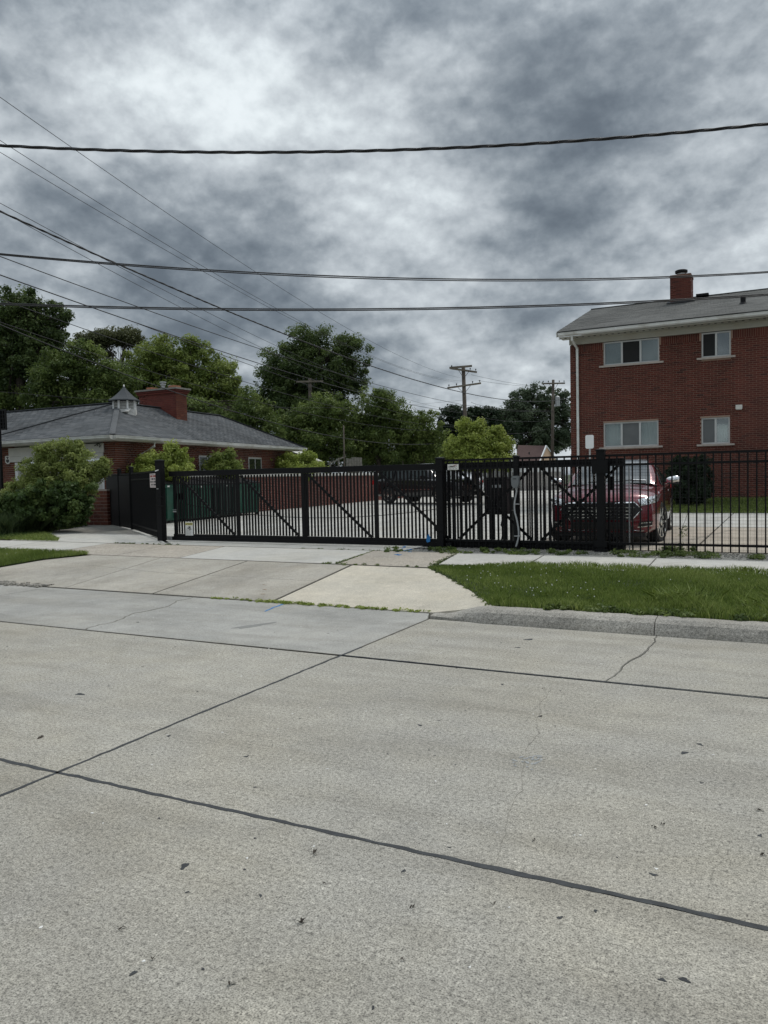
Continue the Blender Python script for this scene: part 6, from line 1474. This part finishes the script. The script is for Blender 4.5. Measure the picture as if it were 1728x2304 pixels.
part(t, 'post', MB().bar(PT(743, 46, .4), PT(743, 46, 2.55), .07, .07), M_fwood); part(t, 'post', MB().bar(PT(762, 46, .4), PT(762, 46, 2.75), .07, .07), M_fwood)
part(t, 'beam', MB().bar(PT(742, 46, 2.42), PT(779, 46, 2.85), .06, .08), M_fwood); part(t, 'beam', MB().bar(PT(742, 46.2, 2.05), PT(762, 46.2, 2.10), .05, .06), M_fwood)

# ================================================================== UTILITY POLES
def vec(px, py, d): return deep(px, py, d)
def pole(name, label, px, d, ztop, r0, arms, lean=0, extra=None):
    g = PT(px, d, .35); t = thing(name, label, 'utility pole', g); top = Vector((g.x+lean, g.y, ztop))
    part(t, 'shaft', MB().tube([g+Vector((-lean*.0, 0, -.2)), g.lerp(top, .5), top], [r0, r0*.88, r0*.74], 12), M_pole, smooth=True)
    for (z, l, tilt, tw) in arms:
        d_ = Vector((cos(tw), sin(tw), tilt)).normalized(); c = g.lerp(top, (z-.35)/(ztop-.35)); cf = c+Vector((.46, -.888, 0))*(r0*.9)
        arm = part(t, 'crossarm', MB().bar(cf-d_*l, cf+d_*l, .10, .13), M_wood)
        for s in (-.9, -.45, .5, .92):
            q = cf+d_*(l*s)+UP*.065; part(arm, 'insulator', MB().lathe([(.015, 0), (.015, .07), (.05, .08), (.045, .12), (.055, .14), (.03, .19)], q, 8), M_lead)
        for s in (-1, 1): part(t, 'arm_brace', MB().bar(cf+d_*(s*l*.38)-UP*.06, c+Vector((.46, -.888, 0))*(r0*1.0)-UP*.62, .03, .03), M_lead)
    return t, g, top
TW = radians(27.4)
p1, g1, t1 = pole('utility_pole', 'nearer wooden utility pole with two crossarms above the pale green tree', 1051, 60, 9.85, .19, [(9.62, 1.05, -.14, TW+.15), (8.45, 1.30, .11, TW-.1)], lean=-.18)
part(p1, 'crossarm', MB().bar(t1+Vector((-.9, -.6, -.02)), t1+Vector((.75, -.1, .05)), .16, .14), M_wood)
part(p1, 'conduit_riser', MB().tube([g1+Vector((-.22, -.15, 6.2)), g1+Vector((-.22, -.15, .4))], .03, 6), M_lead)
p2, g2, t2 = pole('utility_pole', 'farther utility pole with grey transformer in front of the large tree', 1241, 72, 10.2, .17, [(9.85, 1.05, .0, TW)], lean=.25)
c2 = g2.lerp(t2, .78); part(p2, 'transformer', MB().lathe([(.2, 0), (.22, .03), (.22, .85), (.19, .9), (.05, .98)], c2+Vector((.42, .05, -.3)), 16), M_metalgrey)
p3, g3, t3 = pole('utility_pole', 'utility pole half hidden among the trees left of centre', 702, 58, 9.0, .18, [(8.75, 1.0, .0, TW)])
p4, g4, t4 = pole('service_pole', 'thin bare pole standing in front of the central trees', 775, 45, 4.6, .05, [])

# ================================================================== OVERHEAD WIRES
def wire(label, samples, z0, z1=None, r=.012, d1=None, ext=(.35, 0), twist=0, name='power_line', n=60):
    """the line hangs in the vertical plane through its two end points; the samples give its sag"""
    a = onz(*samples[0], z0) if z0 is not None else None
    b = onz(*samples[-1], z1) if d1 is None else deep(samples[-1][0], samples[-1][1], d1)
    h = Vector((b.x-a.x, b.y-a.y, 0)); nv = Vector((h.y, -h.x, 0)); T = []; Z = []
    for (px, py) in samples:
        r_ = uray(px, py); k = (a-O).dot(nv)/r_.dot(nv); q = O+r_*k; T.append((Vector((q.x-a.x, q.y-a.y, 0))).dot(h)/h.dot(h)); Z.append(q.z)
    co_ = np.polyfit(T, Z, 2 if len(T) > 2 else 1)
    pts = []
    for i in range(n+1):
        t = lerp(-ext[0], 1+ext[1], i/n); pts.append(Vector((a.x+h.x*t, a.y+h.y*t, float(np.polyval(co_, t)))))
    t_ = thing(name, label, 'power line', pts[0])
    if twist:
        for ph in (0, 2.1, 4.2):
            q = []
            m_ = n*twist
            for i in range(m_+1):
                t = lerp(-ext[0], 1+ext[1], i/m_); p = Vector((a.x+h.x*t, a.y+h.y*t, float(np.polyval(co_, t)))); dist = (h.length*(1+ext[0]+ext[1]))*i/m_
                ang = dist*2*pi/1.15+ph; sd_ = nv.normalized(); q.append(p+sd_*(cos(ang)*r*1.0)+UP*(sin(ang)*r*1.0))
            part(t_, 'strand', MB().tube(q, r*.86, 6), M_cable, smooth=True)
    else: part(t_, 'cable', MB().tube(pts, r, 6), M_cable, smooth=True)
    return t_
wire('thick twisted black cable crossing highest in the sky', [(0, 327), (430, 343), (864, 338), (1300, 316), (1728, 279)], 6.6, 6.4, .0130, ext=(.3, .3), twist=8)
wire('upper strand of the middle cable pair crossing the whole sky', [(0, 571), (430, 604), (864, 625), (1250, 628), (1728, 611)], 5.4, 5.6, .0115, ext=(.3, .3))
wire('lower strand of the middle cable pair crossing the whole sky', [(0, 574), (430, 606), (864, 630), (1250, 631), (1728, 613.5)], 5.4, 5.6, .010, ext=(.3, .3))
wire('upper strand of the cable passing in front of the right roof', [(0, 682), (430, 693), (700, 697), (1200, 686), (1728, 662)], 4.8, 5.0, .0125, ext=(.3, .3))
wire('lower strand of the cable passing in front of the right roof', [(0, 685), (430, 697), (700, 700), (1200, 689), (1728, 665)], 4.8, 5.0, .011, ext=(.3, .3))
wire('thin wire falling steeply from the upper left corner to the nearer pole', [(0, 218), (161, 333), (427, 512), (716, 702), (881, 791), (1035, 850)], 8.6, d1=60, r=.006)
wire('upper of two close thin wires falling left to right toward the nearer pole', [(0, 314), (474, 609), (634, 702), (740, 758), (933, 834), (1040, 858)], 8.4, d1=60, r=.006)
wire('lower of two close thin wires falling left to right toward the nearer pole', [(0, 347), (469, 611), (625, 702), (735, 760), (930, 838), (1030, 860)], 8.2, d1=60, r=.006)
wire('first of three bunched wires leaving the left edge below the top cable', [(0, 442), (250, 600), (444, 696), (613, 779), (800, 850), (1030, 925)], 7.6, d1=59, r=.0065)
wire('third of three bunched wires leaving the left edge below the top cable', [(0, 470), (231, 600), (409, 694), (594, 789), (780, 865), (1030, 940)], 7.5, d1=59, r=.0065)
wire('thick twisted wire running from the left edge past the nearer pole to the right', [(0, 455), (276, 598), (487, 697), (655, 767), (829, 828), (951, 860), (1150, 892), (1285, 897)], 7.4, d1=70, r=.014, ext=(.3, .2), twist=5, n=50)
wire('medium wire starting at the left edge level with the middle cables', [(0, 572), (67, 600), (309, 692), (579, 787), (812, 858), (1016, 902), (1240, 925)], 6.8, d1=70, r=.011)
wire('thick dark wire leaving the left edge just above the tall tree top', [(0, 609), (193, 691), (328, 737), (571, 818), (777, 874), (929, 908), (1040, 930)], 6.6, d1=59, r=.014)
wire('thinner wire splitting below the thick dark wire over the trees', [(300, 727), (420, 768), (571, 822), (700, 868), (880, 925), (1040, 960)], 6.4, d1=59, r=.010, ext=(0, 0))
wire('wire crossing the tall left tree and the middle tree tops', [(0, 677), (193, 735), (386, 808), (640, 887), (820, 930), (1040, 962)], 6.2, d1=58, r=.010)
wire('lower wire crossing the tall left tree to the trees in the middle', [(0, 727), (193, 789), (386, 847), (640, 920), (820, 955), (1040, 968)], 5.9, d1=56, r=.009)
wire('heavy wire sagging low in front of the trees above the gate', [(0, 735), (166, 799), (293, 843), (463, 903), (640, 957), (734, 978), (864, 1000), (977, 999), (1037, 989)], 5.8, d1=55, r=.015, ext=(.25, 0))
wire('thin nearly level wire crossing behind the chimney and the trees', [(0, 883), (180, 894), (420, 910), (640, 918), (860, 914), (1040, 900)], 5.0, d1=58, r=.007)
for k, (s_, lab) in enumerate(((((1060, 843), (1180, 866), (1240, 866)), 'short thin span joining the top arms of the two poles'), (((1075, 856), (1170, 868), (1235, 869)), 'short thin span joining the lower arm and the farther pole'),
        (((1060, 905), (1130, 920), (1240, 925)), 'upper short communication cable between the two poles'), (((1062, 935), (1150, 948), (1236, 946)), 'middle short communication cable between the two poles'), (((1068, 962), (1150, 976), (1232, 965)), 'lowest short communication cable between the two poles'),
        (((1240, 984), (1262, 997), (1284, 1006)), 'slack service drop hanging right of the farther pole'), (((1240, 946), (1265, 952), (1284, 958)), 'service wire from farther pole to the brick corner'))):
    a = deep(*s_[0], 60 if k < 5 else 71); b = deep(*s_[-1], 71 if k < 5 else 60); t_ = thing('power_line', lab, 'power line', a)
    pts = []
    mid_ = deep(s_[1][0], s_[1][1], (uray(0, 0)*0+Vector((0, 0, 0))).length+ (65.5))
    for i in range(21): t = i/20; pts.append((a*(1-t)*(1-t)+ (mid_*2-(a+b)*.5)*2*t*(1-t)+b*t*t))
    part(t_, 'cable', MB().tube(pts, .014 if 2 <= k < 5 else .010, 5), M_cable)

# ================================================================== TREES AND SHRUBS
tree('maple_tree', 'tall dark green tree at the far left edge of the photo', [(30, 715, 52, 55), (85, 735, 50, 50), (120, 760, 34, 30), (20, 790, 60, 60), (75, 815, 60, 45), (20, 870, 45, 40), (60, 680, 35, 26), (140, 712, 16, 20)], 38, L_dark, 30000, .095, trunk_px=28, trunk_r=.24, clump=.5, shell=.5)
tree('leafy_tree', 'mid green bushy tree in front of the tall dark tree above the house roof', [(130, 850, 55, 50), (200, 830, 50, 42), (260, 862, 50, 42), (110, 900, 55, 32), (180, 800, 32, 26), (220, 905, 60, 30)], 36, L_mid, 26000, .085, trunk_px=170, clump=.5)
tree('thin_tree', 'sparse olive coloured tree with bare lower limbs behind the cupola', [(205, 768, 34, 14), (250, 760, 44, 12), (290, 762, 28, 16), (225, 790, 30, 12), (285, 752, 12, 12)], 50, L_brown, 8500, .10, trunk_px=255, trunk_r=.16, clump=.55, shell=.7)
tree('lime_tree', 'yellowish green tree just right of the house chimney', [(380, 800, 42, 38), (345, 790, 40, 28), (325, 835, 50, 45), (440, 825, 48, 45), (500, 850, 44, 42), (400, 870, 62, 50), (520, 895, 36, 40), (455, 905, 60, 40), (428, 778, 20, 14), (300, 880, 40, 30)], 43, L_yel, 36000, .095, trunk_px=430, clump=.55)
tree('leafy_tree', 'low green trees directly behind the house roof ridge', [(30, 905, 50, 30), (560, 925, 40, 38), (500, 950, 50, 34), (590, 960, 44, 36), (440, 930, 50, 34)], 38, L_mid, 15000, .085, clump=.5)
tree('round_tree', 'large round dark tree with two domes in the middle of the skyline', [(700, 785, 56, 44), (780, 800, 44, 42), (640, 830, 62, 48), (720, 850, 82, 60), (620, 890, 52, 50), (790, 850, 34, 44), (690, 920, 90, 45), (705, 762, 28, 20), (785, 775, 22, 16)], 60, L_dark, 42000, .125, trunk_px=700, trunk_r=.35, clump=.75)
tree('leafy_tree', 'green tree right of the service pole in the central tree belt', [(850, 925, 46, 42), (800, 960, 50, 46), (890, 960, 42, 40), (840, 1000, 60, 36), (860, 893, 22, 12)], 50, L_mid, 24000, .10, clump=.6)
tree('leafy_tree', 'green tree around the half hidden utility pole', [(700, 945, 52, 44), (650, 965, 50, 42), (745, 930, 44, 40), (690, 1000, 70, 36), (760, 1000, 60, 34), (620, 1000, 40, 30)], 49, L_mid, 28000, .10, clump=.6, ground=.4)
tree('leafy_tree', 'smaller green tree left of the nearer utility pole', [(950, 965, 36, 36), (925, 1000, 40, 32), (975, 1000, 34, 28), (950, 1020, 50, 22)], 51, L_mid, 13000, .10, clump=.55)
tree('fir_tree', 'nearly black evergreen trees behind the nearer utility pole', [(1030, 950, 38, 36), (1085, 950, 40, 36), (1060, 985, 60, 34), (1010, 990, 34, 34), (1120, 975, 34, 36), (1015, 930, 14, 14), (1065, 925, 12, 14), (1110, 930, 14, 12)], 70, L_black, 24000, .14, clump=.7, shell=.6)
tree('poplar_tree', 'large grey green tree behind the farther utility pole beside the brick building', [(1190, 893, 34, 28), (1165, 915, 34, 28), (1225, 905, 34, 30), (1140, 950, 36, 34), (1200, 950, 48, 42), (1255, 930, 32, 34), (1270, 900, 18, 26), (1210, 990, 60, 36), (1265, 985, 34, 40), (1130, 935, 24, 22), (1278, 955, 20, 40)], 88, L_grey, 34000, .15, trunk_px=1215, clump=.75, shell=.5, trunk_r=.3)
tree('box_elder_tree', 'pale yellow green young tree in front of the nearer utility pole', [(1050, 1010, 44, 30), (1100, 1010, 44, 30), (1075, 985, 30, 26), (1045, 965, 14, 18), (1110, 975, 14, 16), (1132, 992, 16, 20), (1025, 1020, 24, 20), (1085, 1035, 66, 22), (1078, 965, 10, 14)], 33, L_lime, 24000, .07, trunk_px=1080, trunk_r=.10, clump=.36)
tree('hedge_tree', 'dark band of low foliage behind the brick yard wall', [(600, 1025, 60, 30), (700, 1030, 60, 28), (820, 1035, 60, 26), (900, 1035, 60, 24), (980, 1035, 50, 24)], 56, L_dark, 20000, .11, clump=.7, trunk_r=.12, cat='hedge')
# shrubs
def shrub(name, label, lobes, D, m, n, size, clump=.25, cat='shrub', z0=None, **k):
    return tree(name, label, lobes, D, m, n, size, trunk_r=.014, clump=clump, cat=cat, ground=z0 if z0 is not None else .28, **k)
shrub('shrub', 'tall pale green sumac shrub behind the latch post', [(385, 1025, 34, 20), (345, 1035, 34, 18), (410, 1045, 28, 18), (385, 1008, 12, 9), (330, 1045, 30, 16), (360, 1060, 60, 22)], 24.5, L_lime, 10000, .052, .22)
shrub('shrub', 'small upright shrub in front of the house side window', [(490, 1035, 24, 16), (525, 1040, 18, 14), (515, 1022, 9, 9), (505, 1055, 40, 18)], 28, L_yel, 6000, .052, .22)
shrub('shrub', 'wide yellow green shrub above the gate by the shed', [(620, 1045, 44, 14), (680, 1038, 34, 16), (700, 1040, 30, 14), (590, 1052, 26, 12), (645, 1030, 12, 8), (690, 1024, 10, 8), (650, 1060, 74, 20)], 34, L_lime, 12000, .06, .26)
shrub('bush', 'big light green bush hiding the white garage door at the left', [(130, 1025, 46, 30), (90, 1055, 40, 34), (180, 1045, 46, 34), (140, 1075, 70, 34), (70, 1085, 44, 30), (205, 1062, 32, 28), (140, 1000, 30, 16), (226, 1058, 12, 16), (235, 1050, 8, 16), (150, 1110, 60, 34), (60, 1115, 50, 30), (95, 1018, 20, 14), (175, 1012, 22, 14)], 21.3, L_bush, 26000, .042, .20, cat='bush')
shrub('ivy', 'broad leaved creeper sprawling below the big bush on the left', [(30, 1125, 40, 18), (90, 1125, 50, 26), (150, 1140, 46, 32), (188, 1115, 28, 30), (120, 1110, 60, 26), (175, 1158, 34, 20), (8, 1130, 24, 18), (120, 1155, 50, 22), (50, 1150, 60, 22), (185, 1140, 16, 20)], 20.6, L_ivy, 20000, .062, .17, cat='creeper')
shrub('conifer_bush', 'dark trimmed conifer against the brick wall right of the red car', [(1550, 1058, 42, 26), (1550, 1085, 46, 32), (1552, 1110, 44, 22), (1530, 1050, 20, 12), (1575, 1055, 18, 14)], 24.5, L_black, 26000, .045, .16, cat='conifer', z0=.32, shell=.75)
# tuft of long grass in the bed
C = []; n = 9000
cx0 = np.array([tuple(onz(px, py, .24))[:2] for px, py in ((10, 1205), (35, 1200), (60, 1200), (85, 1196), (110, 1192), (135, 1190), (25, 1190), (70, 1188), (155, 1186), (-20, 1200))])
k_ = RNG.integers(0, len(cx0), n); A = cx0[k_]+RNG.normal(size=(n, 2))*.14
me = blades_mesh('blades', A, .23+0*A[:, 0], .26+.42*RNG.random(n), .011, L_lav, 1.0)
single('tall_grass', me, L_lav, label='clump of long drooping dark green grass in the bed left of the driveway', cat='grass tuft', kind='stuff')
A = scatter([(-26, 12.2), (-16.4, 12.2), (-17.4, 14.0), (-18.6, 16.6), (-19.5, 17.2), (-24, 16)], 16000)
single('ground_cover', blades_mesh('blades', A, vgz(A)+.01, .09, .014, L_ivy, 1.1), L_ivy, label='short weeds covering the soil of the planting bed at the left', cat='ground cover', kind='stuff')
A = scatter([(-16.9, 12.15), (-14.6, 12.15), (-15.1, 12.6), (-17.2, 13.9)], 3000)
single('grass', blades_mesh('grass', A, vgz(A)+.01, .07, .010, L_grass, 1.0), L_grass, label='ragged grass edge between planting bed and driveway throat', cat='grass', kind='stuff')
# dry plant stalk by the car wheel
p = onz(1528, 1240, .225); q = ony(1549, 1150, p.y)
t = thing('dry_stalk', 'single dry weed stalk leaning beside the front wheel of the red car', 'weed', (p.x, p.y, .22)); part(t, 'stem', MB().tube([p, p.lerp(q, .5)+Vector((-.03, 0, .03)), q], [.006, .004, .003], 5), M_fwood)
me = leaves_mesh('leaves', [tuple(p.lerp(q, .55)), tuple(p.lerp(q, .4)), tuple(q)], [.10, .08, .03], 120, .016, L_mid); part(t, 'leaves', me, L_mid)
sp = [(p.x+random.gauss(0, .12), p.y+random.gauss(0, .1), .23) for i in range(12)]
weeds('taller weeds at the base of the fence below the car wheel', sp, 900, .02, L_mid, .10, up=.4, squash=1.0)

# low brick planter wall between the bush and the return fence
b_ = ony(243, 1181, 16.95); ln = 2.4
pw = thing('planter_wall', 'low brick wall of large bricks beside the return fence at the left', 'wall', (b_.x-ln/2, b_.y, .25))
part(pw, 'core', MB().bx(b_.x-ln, b_.x, b_.y, b_.y+.28, .1, 1.34), M_mortar2)
it = brick_items((b_.x-ln, b_.y, .26), (1, 0, 0), (0, -1, 0), ln, 0, 1.07, bl=.29, bh=.092, jt=.012); pieces(pw, 'brick', it, (1, 0, 0), (0, 1, 0), (0, 0, 1), M_brick2, 100)
it = brick_items((b_.x, b_.y, .26), (0, 1, 0), (1, 0, 0), .28, 0, 1.07, bl=.29, bh=.092, jt=.012); pieces(pw, 'brick', it, (0, 1, 0), (1, 0, 0), (0, 0, 1), M_brick2, 12)
# coarse grass clumps near the kerb on the verge
def coarse(label, cx_, cy_, n, sp_, h_):
    A = np.array([[cx_, cy_]])+RNG.normal(size=(n, 2))*sp_; z = np.array([vz(x, y) for x, y in A])
    me = blades_mesh('blades', A, z, h_*(.5+.7*RNG.random(n)), .010, L_grass, 1.3, np.clip(.55+RNG.normal(size=n)*.25, 0, 1)); single('grass_clump', me, L_grass, label=label, cat='grass', kind='stuff')
coarse('coarse long bladed grass clump on the verge nearer the driveway', -.95, 8.55, 420, .13, .13)
coarse('coarse long bladed grass clump on the verge near the right edge', -.12, 8.45, 520, .17, .13)
sp = [(random.uniform(-2.2, 2), random.uniform(7.9, 8.5), vz(0, 8.2)) for i in range(70)]+[(random.uniform(-1.3, .3), random.uniform(8.1, 9.0), vz(0, 8.4)) for i in range(40)]
weeds('patches of round leaved weeds mixed into the verge along the kerb', sp, 5200, .013, L_mid, .07)
# grass edge hanging over the flare of the drive
sp = []
for i in range(90):
    y = random.uniform(7.8, 10.3); x = vleft(y)+random.gauss(.0, .03); sp.append((x, y, ah(x, y)))
weeds('thin creeping grass along the verge edge beside the pale slab', sp, 3600, .010, L_mid, .045)
